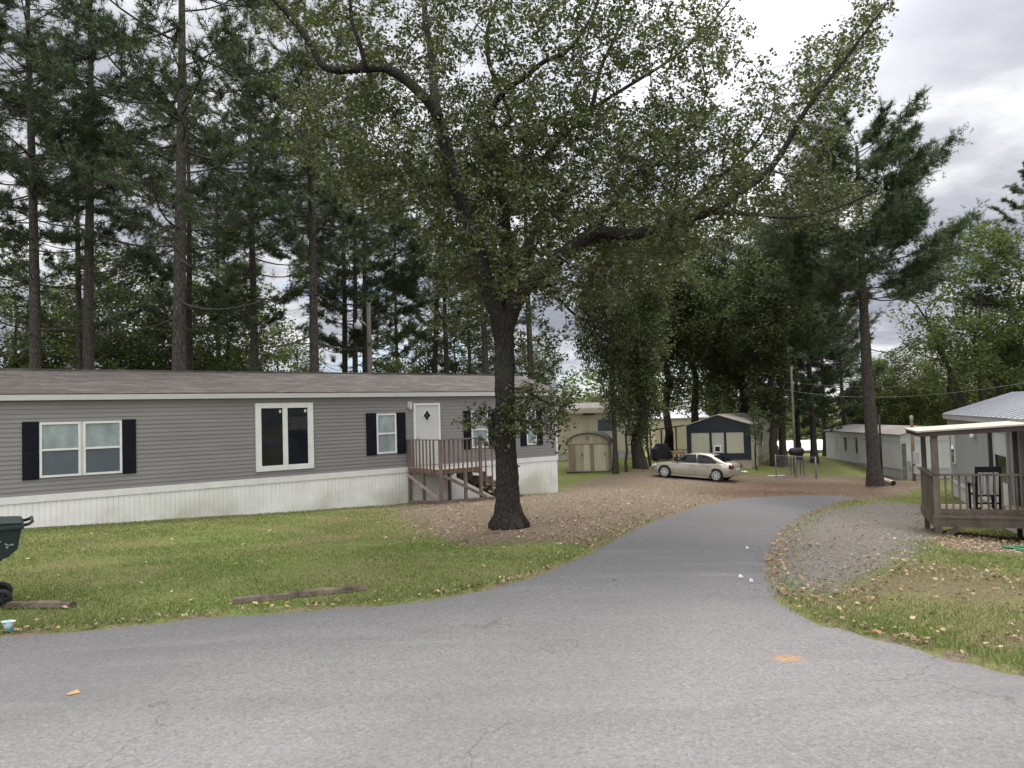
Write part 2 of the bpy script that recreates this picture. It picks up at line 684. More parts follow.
def asphalt_mat():
    m, nt, b = new_mat('worn_asphalt')
    v = coords(nt)
    vo = N(nt, 'ShaderNodeTexVoronoi')
    setin(vo, Scale=60)
    nt.links.new(v, vo.inputs['Vector'])
    stone = ramp(nt, vo.outputs['Color'], [(.05, (.025, .024, .024)), (.3, (.125, .12, .118)), (.7, (.18, .174, .17)), (.95, (.29, .28, .275))])
    sx = N(nt, 'ShaderNodeSeparateXYZ')
    nt.links.new(v, sx.inputs[0])
    n_big = noise(nt, v, .5, 4)
    # newer, darker asphalt on the drive; older, paler street in front
    t = math_(nt, 'ADD', sx.outputs['Y'], math_(nt, 'MULTIPLY', sx.outputs['X'], -.25))
    t = math_(nt, 'ADD', t, math_(nt, 'MULTIPLY', n_big, 2.2))
    drive = ramp(nt, math_(nt, 'MULTIPLY', t, .05), [(.26, 0), (.5, 1)])
    old = mix(nt, .36, (.185, .177, .173), stone)
    new = mix(nt, .32, (.086, .084, .085), stone)
    c = mix(nt, drive, old, new)
    tr = noise(nt, coords(nt, (.22, 1.1, 1), rot=(0, 0, .12)), 1.0, 6, .65)
    c = mix(nt, ramp(nt, tr, [(.45, 0), (.7, .4)]), c, (.088, .086, .087))
    c = mix(nt, ramp(nt, noise(nt, coords(nt, (.3, 1.4, 1), rot=(0, 0, -.2)), 1.7, 5), [(.56, 0), (.75, .35)]), c, (.20, .19, .187))
    c = mix(nt, .42, c, ramp(nt, noise(nt, v, 26, 6, .8), [(.3, .25), (.7, .75)]), 'OVERLAY')
    # wheel paths, a few long hairline cracks
    wp = N(nt, 'ShaderNodeTexWave', wave_type='BANDS', bands_direction='X')
    setin(wp, Scale=.11, Distortion=3.2, Detail=3)
    wp.inputs['Detail Scale'].default_value = .6
    nt.links.new(coords(nt, (1, .55, 1), rot=(0, 0, .5)), wp.inputs['Vector'])
    c = mix(nt, math_(nt, 'MULTIPLY', ramp(nt, wp.outputs['Fac'], [(.45, 0), (.9, 1)]), .22), c, (.09, .088, .09))
    cv = N(nt, 'ShaderNodeVectorMath', operation='ADD')
    nt.links.new(v, cv.inputs[0])
    nn = N(nt, 'ShaderNodeTexNoise')
    setin(nn, Scale=1.6, Detail=5)
    nt.links.new(v, nn.inputs['Vector'])
    nt.links.new(nn.outputs['Color'], cv.inputs[1])
    vc = N(nt, 'ShaderNodeTexVoronoi', feature='DISTANCE_TO_EDGE')
    setin(vc, Scale=.33)
    nt.links.new(cv.outputs[0], vc.inputs['Vector'])
    crk = math_(nt, 'MULTIPLY', ramp(nt, vc.outputs['Distance'], [(.0, 1), (.0035, 0)]), ramp(nt, n_big, [(.5, 0), (.56, .55)]))
    c = mix(nt, crk, c, (.045, .043, .043))
    # rusty clay stain
    px = G(788, 660)
    d = N(nt, 'ShaderNodeVectorMath', operation='SUBTRACT')
    nt.links.new(v, d.inputs[0])
    d.inputs[1].default_value = tuple(px)
    sc_ = N(nt, 'ShaderNodeVectorMath', operation='MULTIPLY')
    sc_.inputs[1].default_value = (7.2, 8.0, 0)
    nt.links.new(d.outputs[0], sc_.inputs[0])
    ln = N(nt, 'ShaderNodeVectorMath', operation='LENGTH')
    nt.links.new(sc_.outputs[0], ln.inputs[0])
    q = math_(nt, 'ADD', ln.outputs['Value'], math_(nt, 'MULTIPLY', noise(nt, v, 9, 5), 1.3))
    c = mix(nt, ramp(nt, q, [(1.15, 0), (1.5, 0)]) if False else math_(nt, 'MULTIPLY', math_(nt, 'SUBTRACT', 1.65, q), 1.5, True), c, ramp(nt, noise(nt, v, 40, 4), [(.38, (.20, .115, .07)), (.62, (.34, .225, .14))]))
    nt.links.new(c, b.inputs['Base Color'])
    setin(b, Roughness=.86)
    b.inputs['Specular IOR Level'].default_value = .25
    h = math_(nt, 'ADD', vo.outputs['Distance'], noise(nt, v, 30, 3))
    bump(nt, b, h, .6, .012)
    return m


def build_road():
    pts = [Vector(p) for p in fine]
    n = len(pts)
    inner = []
    gxs = np.arange(-14, 16, .5)
    gys = np.arange(-4, 36, .5)
    A, B = np.meshgrid(gxs, gys)
    sd = sdist(ROAD, A.ravel(), B.ravel())
    inner = [Vector((x, y)) for x, y, s in zip(A.ravel(), B.ravel(), sd) if s > .25]
    for x in np.arange(-58, 60, 4):
        if abs(x) > 15:
            for y in (-3, 0, 2):
                inner.append(Vector((x, y)))
    V, E_, Fc, _, _, _ = delaunay_2d_cdt(pts + inner, [(i, (i + 1) % n) for i in range(n)], [], 1, 1e-5)
    vx = np.array([(p.x, p.y) for p in V])
    z = hgt(vx[:, 0], vx[:, 1]) + .012
    e = sdist(fine, vx[:, 0], vx[:, 1])
    z = z - .03 * (np.abs(e) < .004)
    mb = MB()
    mb.add(np.c_[vx, z], [tuple(f) for f in Fc])
    o = mb.build('road', asphalt_mat(), smooth=True)
    return structure(o)


build_road()

# ------------------------------------------------------------------ camera / world / sun
cam = bpy.data.cameras.new('camera')
cam.sensor_width = 36
cam.lens = 36 * F / 1024
cam.clip_end = 3000
cam.clip_start = .05
co = bpy.data.objects.new('camera', cam)
COL.objects.link(co)
# level frame -> pitch -> roll; columns are right, up, back
cr, sr, cp, sp = math.cos(RHO), math.sin(RHO), math.cos(PHI), math.sin(PHI)
right0 = Vector((1, 0, 0))
up0 = Vector((0, -sp, cp))
fwd = Vector((0, cp, sp))
right = right0 * cr + (-sr) * up0
up = right0 * sr + up0 * cr
co.matrix_world = Matrix(((right.x, up.x, -fwd.x, 0), (right.y, up.y, -fwd.y, 0), (right.z, up.z, -fwd.z, 0), (0, 0, 0, 1)))
SC.camera = co

SUN_EL, SUN_AZ = R(52), R(28)
sun = bpy.data.lights.new('sun', 'SUN')
sun.energy = 1.5
sun.angle = R(14)
sun.color = (1, .965, .91)
so = bpy.data.objects.new('sun', sun)
COL.objects.link(so)
sd = Vector((math.sin(SUN_AZ) * math.cos(SUN_EL), math.cos(SUN_AZ) * math.cos(SUN_EL), math.sin(SUN_EL)))
so.rotation_euler = sd.to_track_quat('Z', 'Y').to_euler()
so.location = sd * 50


def make_world():
    w = bpy.data.worlds.new('World')
    SC.world = w
    w.use_nodes = True
    nt = w.node_tree
    for n in list(nt.nodes):
        nt.nodes.remove(n)
    out = N(nt, 'ShaderNodeOutputWorld')
    bg = N(nt, 'ShaderNodeBackground')
    bg.inputs['Strength'].default_value = .1
    nt.links.new(bg.outputs[0], out.inputs[0])
    sky = N(nt, 'ShaderNodeTexSky', sky_type='NISHITA')
    sky.sun_disc = False
    sky.sun_elevation = SUN_EL
    sky.sun_rotation = SUN_AZ
    tc = N(nt, 'ShaderNodeTexCoord')
    d = tc.outputs['Generated']
    sx = N(nt, 'ShaderNodeSeparateXYZ')
    nt.links.new(d, sx.inputs[0])
    zz = math_(nt, 'ADD', math_(nt, 'MAXIMUM', sx.outputs['Z'], 0), .16)
    dv = N(nt, 'ShaderNodeVectorMath', operation='DIVIDE')
    nt.links.new(d, dv.inputs[0])
    cx = N(nt, 'ShaderNodeCombineXYZ')
    for i in range(2):
        nt.links.new(zz, cx.inputs[i])
    cx.inputs[2].default_value = 1
    nt.links.new(cx.outputs[0], dv.inputs[1])
    n1 = noise(nt, dv.outputs[0], .75, 8, .55)
    mp = N(nt, 'ShaderNodeMapping')
    mp.inputs['Location'].default_value = (3.1, 1.7, 0)
    nt.links.new(dv.outputs[0], mp.inputs[0])
    n2 = noise(nt, mp.outputs[0], 1.35, 9, .56)
    # cloud brightness, with the glow where the sun sits behind the cloud
    dt = N(nt, 'ShaderNodeVectorMath', operation='DOT_PRODUCT')
    nt.links.new(d, dt.inputs[0])
    g1 = Vector((math.sin(R(17)) * math.cos(R(28)), math.cos(R(17)) * math.cos(R(28)), math.sin(R(28))))
    dt.inputs[1].default_value = g1
    glow = math_(nt, 'MULTIPLY', math_(nt, 'POWER', math_(nt, 'MAXIMUM', dt.outputs['Value'], 0), 45), 4.5)
    zen = math_(nt, 'MULTIPLY', math_(nt, 'POWER', math_(nt, 'MAXIMUM', sx.outputs['Z'], 0), 3.6), 21.0)
    back = math_(nt, 'MULTIPLY', math_(nt, 'MAXIMUM', math_(nt, 'MULTIPLY', sx.outputs['Y'], -1), 0), 8.5)
    base = math_(nt, 'ADD', math_(nt, 'ADD', glow, zen), math_(nt, 'ADD', back, 0.0))
    cl = ramp(nt, n2, [(.36, (1.9, 2.02, 2.42)), (.48, (3.0, 3.08, 3.42)), (.57, (4.7, 4.75, 4.95)), (.70, (6.5, 6.5, 6.5))])
    add = N(nt, 'ShaderNodeVectorMath', operation='ADD')
    nt.links.new(cl, add.inputs[0])
    nt.links.new(base, add.inputs[1])
    # cover: nearly closed above, gaps with blue low down
    cov = math_(nt, 'ADD', n1, math_(nt, 'MULTIPLY', sx.outputs['Z'], 1.1))
    covr = ramp(nt, cov, [(.49, 0), (.59, 1)])
    skyc = mix(nt, 1.0, sky.outputs[0], (.62, .70, .85), 'MULTIPLY')
    c = mix(nt, covr, skyc, add.outputs[0])
    nt.links.new(c, bg.inputs['Color'])


make_world()
SC.view_settings.view_transform = 'Standard'
SC.view_settings.look = 'None'
SC.view_settings.gamma = 1
SC.view_settings.exposure = 0.85
SC.render.engine = 'CYCLES'
SC.cycles.max_bounces = 12
SC.cycles.diffuse_bounces = 7
SC.cycles.transparent_max_bounces = 8
SC.cycles.use_denoising = True
SC.cycles.caustics_reflective = False
SC.cycles.caustics_refractive = False

# ------------------------------------------------------------------ grey mobile home
H_ANG = R(51.29)
HU_D = np.array([math.sin(H_ANG), math.cos(H_ANG)])          # along the wall, to the right and away
HV_D = np.array([-math.cos(H_ANG), math.sin(H_ANG)])         # into the house
_p = P(0, 450, 18.93)
H0 = _p[:2]


def plane_uz(px, py, o, u, v, off=0.0):
    """hit of a pixel with a vertical plane through o (shifted off along v), along u: (u, z)"""
    r = ray(px, py)
    r = r / r[1]
    q = o + v * off
    A = np.array([[r[0], -u[0]], [1.0, -u[1]]])
    Y, t = np.linalg.solve(A, q)
    return t, r[2] * Y


def HP(px, py, off=0.0):
    return plane_uz(px, py, H0, HU_D, HV_D, off)


def hworld(u, v):
    return H0 + HU_D * u + HV_D * v


def hg(u, v):
    q = hworld(u, v)
    return gz(*q)


U0, U1 = -5.0, HP(556, 425)[0]
Z_EAVE = .5 * (HP(0, 400)[1] + HP(410, 397)[1])
Z_FLOOR = .5 * (HP(0, 498)[1] + HP(410, 467)[1])
DEPTH = 4.4
ZB = hg(0, 0)
hroot = thing('mobile_home', 'long grey clapboard mobile home with black shutters and white skirting on the lawn', 'mobile home',
              (H0[0], H0[1], ZB), math.atan2(HU_D[1], HU_D[0]), zworld=True)


def build_grey_home():
    root = hroot
    # clapboard wall on all four sides: saw-tooth profile
    lap = .112
    n = int(round((Z_EAVE - Z_FLOOR) / lap))
    lap = (Z_EAVE - Z_FLOOR) / n
    mb = MB()
    for i in range(n):
        z0 = Z_FLOOR + i * lap
        z1 = z0 + lap
        t0 = .020
        t1 = .004
        ring0 = [(U0 - t0, -t0), (U1 + t0, -t0), (U1 + t0, DEPTH + t0), (U0 - t0, DEPTH + t0)]
        ring1 = [(U0 - t1, -t1), (U1 + t1, -t1), (U1 + t1, DEPTH + t1), (U0 - t1, DEPTH + t1)]
        mb.add([(a, b, z0) for a, b in ring0] + [(a, b, z1) for a, b in ring1], [(k, (k + 1) % 4, 4 + (k + 1) % 4, 4 + k) for k in range(4)])
        mb.add([(a, b, z0) for a, b in ring0] + [(a, b, z0) for a, b in ring1], [(k, (k + 1) % 4, 4 + (k + 1) % 4, 4 + k) for k in range(4)])
    mb.build('wall', M['siding'], root)
    # corner trim
    mb = MB()
    for u in (U0, U1):
        mb = MB()
        mb.box(u - .05 if u == U1 else u - .028, u + .028 if u == U1 else u + .05, -.03, .03, Z_FLOOR, Z_EAVE)
        mb.build('corner_trim', M['white'], root)
    # skirting: ribbed panels down to the sloping ground
    mb = MB()
    us = []
    u = U0
    while u < U1:
        for du, v in ((0, -.002), (.085, -.002), (.095, .010), (.12, .010), (.13, -.002)):
            if u + du < U1:
                us.append((u + du, v))
        u += .13
    us.append((U1, -.002))
    vs = []
    for u, v in us:
        vs.append((u, v, hg(u, v) - .12))
    o = len(us)
    top = Z_FLOOR - .10
    vs += [(u, v, top) for u, v in us]
    mb.add(vs, [(i, i + 1, o + i + 1, o + i) for i in range(o - 1)])
    mb.add([(U1, 0, hg(U1, 0) - .1), (U1, DEPTH, hg(U1, DEPTH) - .1), (U1, DEPTH, top), (U1, 0, top)], [(0, 1, 2, 3)])
    mb.add([(U0, 0, hg(U0, 0) - .1), (U0, DEPTH, hg(U0, DEPTH) - .1), (U0, DEPTH, top), (U0, 0, top)], [(0, 1, 2, 3)])
    mb.add([(U0, DEPTH, hg(U0, DEPTH) - .3), (U1, DEPTH, hg(U1, DEPTH) - .3), (U1, DEPTH, top), (U0, DEPTH, top)], [(0, 1, 2, 3)])
    sk = mb.build('skirting', M['skirt'], root)
    mb = MB()
    mb.box(U0 - .03, U1 + .03, -.034, .05, Z_FLOOR - .17, Z_FLOOR + .004)
    mb.build('skirting_cap', M['white'], sk)
    # roof
    rz = Z_EAVE + .16 + .76
    mb = MB()
    a, c = -.16, DEPTH + .16
    zt = Z_EAVE + .165
    prof = [(a, zt), (DEPTH / 2, rz), (c, zt), (c, zt - .03), (DEPTH / 2, rz - .05), (a, zt - .03)]
    mb.prism(prof, 0, U0 - .2, U1 + .12)
    rf = mb.build('roof', M['shingle'], root)
    mb = MB()
    mb.box(U0 - .19, U1 + .11, a + .002, a + .03, Z_EAVE - .005, zt - .032)
    mb.box(U0 - .19, U1 + .11, c - .03, c - .002, Z_EAVE - .005, zt - .032)
    mb.box(U0 - .19, U1 + .11, a + .03, -.005, Z_EAVE + .0, Z_EAVE + .02)
    mb.build('fascia', M['trim_grey'], root)
    mb = MB()
    mb.prism([(0, Z_EAVE), (DEPTH, Z_EAVE), (DEPTH / 2, rz - .06)], 0, U1 - .01, U1 + .004)
    mb.build('gable', M['siding'], root)
    mb = MB()
    mb.prism([(0, Z_EAVE), (DEPTH, Z_EAVE), (DEPTH / 2, rz - .06)], 0, U0 - .004, U0 + .01)
    mb.build('gable', M['siding'], root)
    mb = MB()
    mb.box(U0 - .2, U1 + .12, DEPTH / 2 - .12, DEPTH / 2 + .12, rz - .035, rz + .02)
    mb.build('ridge_cap', M['shingle'], rf)

    def rect(px0, py0, px1, py1):
        um = [HP(p, q) for p, q in ((px0, py0), (px1, py0), (px0, py1), (px1, py1))]
        return (um[0][0] + um[2][0]) / 2, (um[1][0] + um[3][0]) / 2, (um[2][1] + um[3][1]) / 2, (um[0][1] + um[1][1]) / 2

    def sash_window(u0, u1, z0, z1, upper='pane_blind_reflect', lower='pane_screen', fw=.055):
        m = MB()
        y0, y1 = -.055, -.004
        m.box(u0, u0 + fw, y0, y1, z0, z1)
        m.box(u1 - fw, u1, y0, y1, z0, z1)
        m.box(u0 + fw, u1 - fw, y0, y1, z0, z0 + fw)
        m.box(u0 + fw, u1 - fw, y0, y1, z1 - fw, z1)
        zm = z0 + (z1 - z0) * .5
        m.box(u0 + fw, u1 - fw, y0 + .004, y1, zm - .025, zm + .025)
        w = m.build('window', M['white'], root, bevel=.004)
        m = MB()
        m.box(u0 + fw, u1 - fw, -.024, -.018, zm + .025, z1 - fw)
        m.build('upper_pane', M[upper], w)
        m = MB()
        m.box(u0 + fw, u1 - fw, -.026, -.018, z0 + fw, zm - .025)
        m.build('lower_pane', M[lower], w)

    def shutter(u0, u1, z0, z1):
        m = MB()
        m.box(u0, u1, -.045, -.006, z0, z1)
        f = .035
        for (za, zb) in ((z0 + f, (z0 + z1) / 2 - f), ((z0 + z1) / 2 + f, z1 - f)):
            k = 0
            n = int((zb - za) / .05)
            for i in range(n):
                zz = za + (zb - za) * i / n
                m.add([(u0 + f, -.052, zz), (u1 - f, -.052, zz), (u1 - f, -.0455, zz + (zb - za) / n), (u0 + f, -.0455, zz + (zb - za) / n)], [(0, 1, 2, 3)])
        m.build('shutter', M['shutter'], root)

    def snap(*r):
        return r
    # double window with shutters
    a0, a1, z0, z1 = rect(39.2, 422, 80.5, 476.7)
    b0, b1, z2, z3 = rect(83, 421.3, 121.7, 474)
    z0 = (z0 + z2) / 2
    z1 = (z1 + z3) / 2
    sash_window(a0, a1, z0, z1)
    sash_window(b0, b1, z0, z1)
    m = MB()
    m.box(a1, b0, -.045, -.004, z0, z1)
    m.build('mullion', M['trim_grey'], root)
    s0, s1, sz0, sz1 = rect(22, 423.2, 38.8, 478.2)
    shutter(s0, s1, z0 - .03, z1 + .03)
    s0, s1, _, _ = rect(122.2, 420.5, 135.7, 471)
    shutter(s0, s1, z0 - .03, z1 + .03)
    # tall white framed picture window
    u0, u1, z0, z1 = rect(255.2, 402.9, 312.9, 470)
    p0, p1, pz0, pz1 = rect(260.9, 408.2, 282.4, 465.6)
    q0, q1, _, _ = rect(287.3, 408.2, 307.4, 464.6)
    m = MB()
    y0, y1 = -.06, -.004
    m.box(u0, p0, y0, y1, z0, z1)
    m.box(p1, q0, y0 + .006, y1, z0, z1)
    m.box(q1, u1, y0, y1, z0, z1)
    for x0, x1 in ((p0, p1), (q0, q1)):
        m.box(x0, x1, y0 + .003, y1, z0, pz0)
        m.box(x0, x1, y0 + .003, y1, pz1, z1)
    w = m.build('picture_window', M['white'], root, bevel=.004)
    for x0, x1 in ((p0, p1), (q0, q1)):
        m = MB()
        m.box(x0, x1, -.026, -.02, pz0, pz1)
        m.build('pane', M['pane_dark'], w)
        m = MB()
        m.box(x1 - .10, x1 - .04, -.034, -.028, pz1 - .14, pz1 - .06)
        m.build('window_latch', M['white'], w)
    # single shuttered windows
    ra_, rb_ = rect(376.1, 413.7, 395.9, 454.1), rect(470.7, 411.2, 487.3, 447.3)
    WZ = ((ra_[2] + rb_[2]) / 2, (ra_[3] + rb_[3]) / 2)
    for fr, s1_, s2_ in (((376.1, 413.7, 395.9, 454.1), (366, 376.0), (396.2, 405.2)),
                         ((470.7, 411.2, 487.3, 447.3), (463.2, 470.6), (487.6, 495.7)),
                         ((525.6, 401.5, 535.2, 436), (519.5, 525.4), (535.5, 541.5))):
        u0, u1, z0, z1 = rect(*fr)
        z0, z1 = WZ
        sash_window(u0, u1, z0, z1, 'pane_blind_reflect', 'pane_blind_reflect')
        for s in (s1_, s2_):
            u0, u1, _, _ = rect(s[0], fr[1], s[1], fr[3])
            shutter(u0, u1, z0 - .03, z1 + .03)
    # door
    u0, u1, z0, z1 = rect(413.4, 403.2, 439.8, 463.5)
    z0 = Z_FLOOR + .03
    fw = .075
    m = MB()
    m.box(u0, u0 + fw, -.06, -.004, z0, z1)
    m.box(u1 - fw, u1, -.06, -.004, z0, z1)
    m.box(u0 + fw, u1 - fw, -.06, -.004, z1 - fw, z1)
    m.build('door_frame', M['white'], root, bevel=.004)
    m = MB()
    m.box(u0 + fw, u1 - fw, -.03, -.006, z0, z1 - fw)
    d = m.build('door', M['door'], root)
    uc, zc = (u0 + u1) / 2, z1 - .43
    r_ = .21
    m = MB()
    m.add([(uc - r_ * .8, -.038, zc), (uc, -.038, zc - r_), (uc + r_ * .8, -.038, zc), (uc, -.038, zc + r_)], [(0, 1, 2, 3)])
    m.build('diamond_pane', M['pane_dark'], d)
    m = MB()
    for i in range(4):
        c = [(uc - r_ * .8, zc), (uc, zc - r_), (uc + r_ * .8, zc), (uc, zc + r_)]
        a, b = c[i], c[(i + 1) % 4]
        m.bar((a[0], -.04, a[1]), (b[0], -.04, b[1]), .025, .025)
    m.build('diamond_frame', M['white'], d)
    m = MB()
    m.lathe([(.0, -.085), (.03, -.08), (.034, -.06), (.015, -.045), (.015, -.03)], (u0 + fw + .07, 0, z0 + .95), 1, 12)
    m.build('handle', M['galv'], d, smooth=True)
    # porch light
    ul, zl = HP(409.2, 405)
    m = MB()
    m.box(ul - .09, ul + .09, -.05, -.006, zl - .10, zl + .12)
    m.lathe([(0, zl - .16), (.05, zl - .15), (.06, zl - .05), (.04, zl)], (ul, -.08, 0), 2, 12)
    m.build('porch_light', M['trim_grey'], root)


build_grey_home()


# ------------------------------------------------------------------ entry deck with stairs
def build_stairs():
    ua = HP(408.5, 466)[0]
    # front line: the corner post in the picture
    vf = -1.9
    ub, zfl = HP(439.2, 467.0, vf)
    zfl = Z_FLOOR - .02
    ua = ub
    ue = HP(479.5, 467, vf)[0]
    ztop = HP(450, 440.7, vf)[1]
    zr = zfl + .93
    root = thing('entry_deck', 'weathered wooden entry deck with railings and stairs before the white front door', 'deck',
                 (hworld(ua, 0)[0], hworld(ua, 0)[1], hg(ua, -.9)), hroot.rotation_euler[2], zworld=True)
    du = ua
    W = M['wood']

    def X(u):
        return u - du
    pw = .09
    # boards
    m = MB()
    k = 0
    v = vf
    while v < -.10:
        m.box(0, ue - du, v, v + .135, zfl - .035, zfl)
        v += .142
    m.build('deck_board', M['wood_board'], root)
    m = MB()
    m.box(0, ue - du, vf - .04, vf - .003, zfl - .15, zfl - .002)
    m.box(-.04, -.003, vf - .04, -.06, zfl - .15, zfl - .002)
    m.box(ue - du + .003, ue - du + .04, vf - .04, -.06, zfl - .15, zfl - .002)
    for t in (.33, .66):
        m.box((ue - du) * t - .02, (ue - du) * t + .02, vf, -.1, zfl - .20, zfl - .036)
    m.build('deck_frame', W, root)

    def gl(u, v):
        return hg(u + du, v)
    # posts
    posts = [(0, -.07, zr), (-.0, vf - .085, zr), (.95, vf - .085, zfl), (ue - du - .02, vf - .085, zr), (ue - du - .02, -.12, zfl), (.0, vf * .5, zfl)]
    for u, v, zt in posts:
        m = MB()
        m.box(u - pw / 2, u + pw / 2, v - pw / 2, v + pw / 2, gl(u, v) - .08, zt)
        m.build('post', W, root)
    # rails
    m = MB()
    m.box(-.05, ue - du + .04, vf - .15, vf - .04, zr, zr + .035)
    m.box(-.07, .04, vf - .04, -.05, zr, zr + .035)
    m.build('top_rail', W, root)
    # balusters
    nb = 9
    for i in range(1, nb):
        u = (ue - du) * i / nb
        m = MB()
        m.box(u - .02, u + .02, vf - .085, vf - .045, zfl - .16, zr)
        m.build('baluster', W, root)
    for i in range(1, 9):
        v = vf + (0 - vf) * i / 9
        m = MB()
        m.box(-.085, -.045, v - .02, v + .02, zfl - .16, zr)
        m.build('baluster', W, root)
    # braces
    m = MB()
    m.bar((-.07, -.12, zfl - .25), (-.07, vf, gl(0, vf) + .18), .04, .09)
    m.build('brace', M['wood_board'], root)
    m = MB()
    m.bar((.08, vf - .15, zfl - .2), (ue - du - .05 + .2, vf - .15, gl(ue - du, vf) + .12), .04, .09)
    m.build('brace', W, root)
    m = MB()
    m.bar((-.05, -.06, gl(0, 0) + .07), (-.05, vf - .1, gl(0, vf) + .07), .04, .09)
    m.bar((0, vf - .15, gl(0, vf) + .07), (ue - du + 1.7, vf - .15, gl(ue - du + 1.7, vf) + .07), .04, .09)
    m.build('sill_board', W, root)
    # stairs going down along +u
    us = ue - du
    nst = 6
    zg = gl(us + 1.5, vf / 2)
    rise = (zfl - zg) / (nst + 1)
    run = .27
    for v in (vf + .02, vf * .5 - .15, -.55):
        m = MB()
        poly = [(us, zfl - .06), (us, zfl - .36)]
        poly = [(us + .0, zfl - .42)]
        poly += [(us + nst * run + .05, zg - .02), (us + nst * run + .05, zg + rise * .9)]
        for i in range(nst, 0, -1):
            zt = zfl - i * rise
            poly += [(us + i * run, zt - .036), (us + (i - 1) * run + .01, zt - .036)]
        poly += [(us, zfl - .05)]
        m.prism([(a, b) for a, b in poly], 1, v - .02, v + .02)
        m.build('stringer', W, root)
    for i in range(1, nst + 1):
        zt = zfl - i * rise
        m = MB()
        m.box(us + (i - 1) * run - .02, us + i * run + .01, vf - .02, -.5, zt - .035, zt)
        m.build('stair_tread', M['wood'], root)
    # stair rail
    m = MB()
    zb = zfl - nst * rise
    m.bar((us - .02, vf - .09, zr + .01), (us + nst * run, vf - .09, zb + .95), .09, .04)
    m.build('stair_rail', W, root)
    for i in range(1, nst + 1):
        u = us + i * run - .06
        zt = zfl - i * rise
        m = MB()
        m.box(u - .02, u + .02, vf - .085, vf - .045, max(zt - .55, gl(u, vf)), zr - (i - .2) * rise)
        m.build('baluster', W, root)


build_stairs()


# ------------------------------------------------------------------ generic mobile home body used farther away
def dir_frame(deg):
    a = R(deg)
    return np.array([math.sin(a), math.cos(a)]), np.array([math.cos(a), -math.sin(a)])


M['pale_metal'] = pm('pale_metal_siding', (.58, .585, .59), (.50, .505, .51), 1.2, .5, (1, 1, .25))
M['pale_metal_dull'] = pm('dull_white_metal', (.50, .50, .49), (.40, .40, .385), 1.2, .55, (1, 1, .25))
M['cream'] = pm('cream_panel', (.43, .41, .33), (.37, .35, .275), 1.5, .6, (1, 1, .3))
M['cream2'] = pm('beige_metal_siding', (.52, .475, .36), (.45, .405, .30), 1.2, .6, (1, 1, .3))
M['grey_metal'] = pm('grey_metal_siding', (.33, .335, .34), (.285, .29, .295), 1.2, .5, (1, 1, .25))
M['navy'] = pm('navy_trim', (.015, .019, .027), (.021, .026, .035), 3, .55)
M['metal_roof'] = pm('white_metal_roof', (.30, .308, .33), (.25, .255, .27), .8, .45, (3, .3, 1))
M['old_roof'] = pm('weathered_flat_roof', (.22, .20, .18), (.14, .125, .115), .9, .8, (1, .3, 1))
M['white_roof'] = pm('bright_white_roof', (.62, .62, .64), (.52, .52, .54), .6, .5)
M['skirt_dull'] = pm('grey_skirting', (.46, .46, .455), (.36, .36, .35), 2, .6, (1, 1, .3))
M['dark_void'] = pm('dark_interior', (.01, .01, .011), (.016, .015, .015), 3, .8)


def ribbed(m, p, q, z0f, z1f, pitch=.3, depth=.012, side=1):
    """ribbed vertical panel between plan points p and q; z0f/z1f give bottom and top at parameter t"""
    p = np.array(p, float)
    q = np.array(q, float)
    L = np.hypot(*(q - p))
    d = (q - p) / L
    nrm = np.array([d[1], -d[0]]) * side
    s = []
    t = 0
    while t < L:
        for dt, o in ((0, 0), (pitch * .8, 0), (pitch * .84, -depth), (pitch * .96, -depth)):
            if t + dt < L:
                s.append((t + dt, o))
        t += pitch
    s.append((L, 0))
    n = len(s)
    vs = []
    for fn in (z0f, z1f):
        for t, o in s:
            c = p + d * t + nrm * o
            vs.append((c[0], c[1], fn(t / L)))
    m.add(vs, [(i, i + 1, n + i + 1, n + i) for i in range(n - 1)])


# ------------------------------------------------------------------ right-hand grey trailer with roofed porch
RD, RN = dir_frame(21.6)          # RD away from camera, RN to the right of it
_c = P(948, 415, 29.6)
R0 = _c[:2]
Z1_EAVE = float(_c[2])
Z1_FLOOR = Z1_EAVE - 2.45


def rw(a, b):
    """a metres along RD from the far corner, b metres along RN"""
    return R0 + RD * a + RN * b


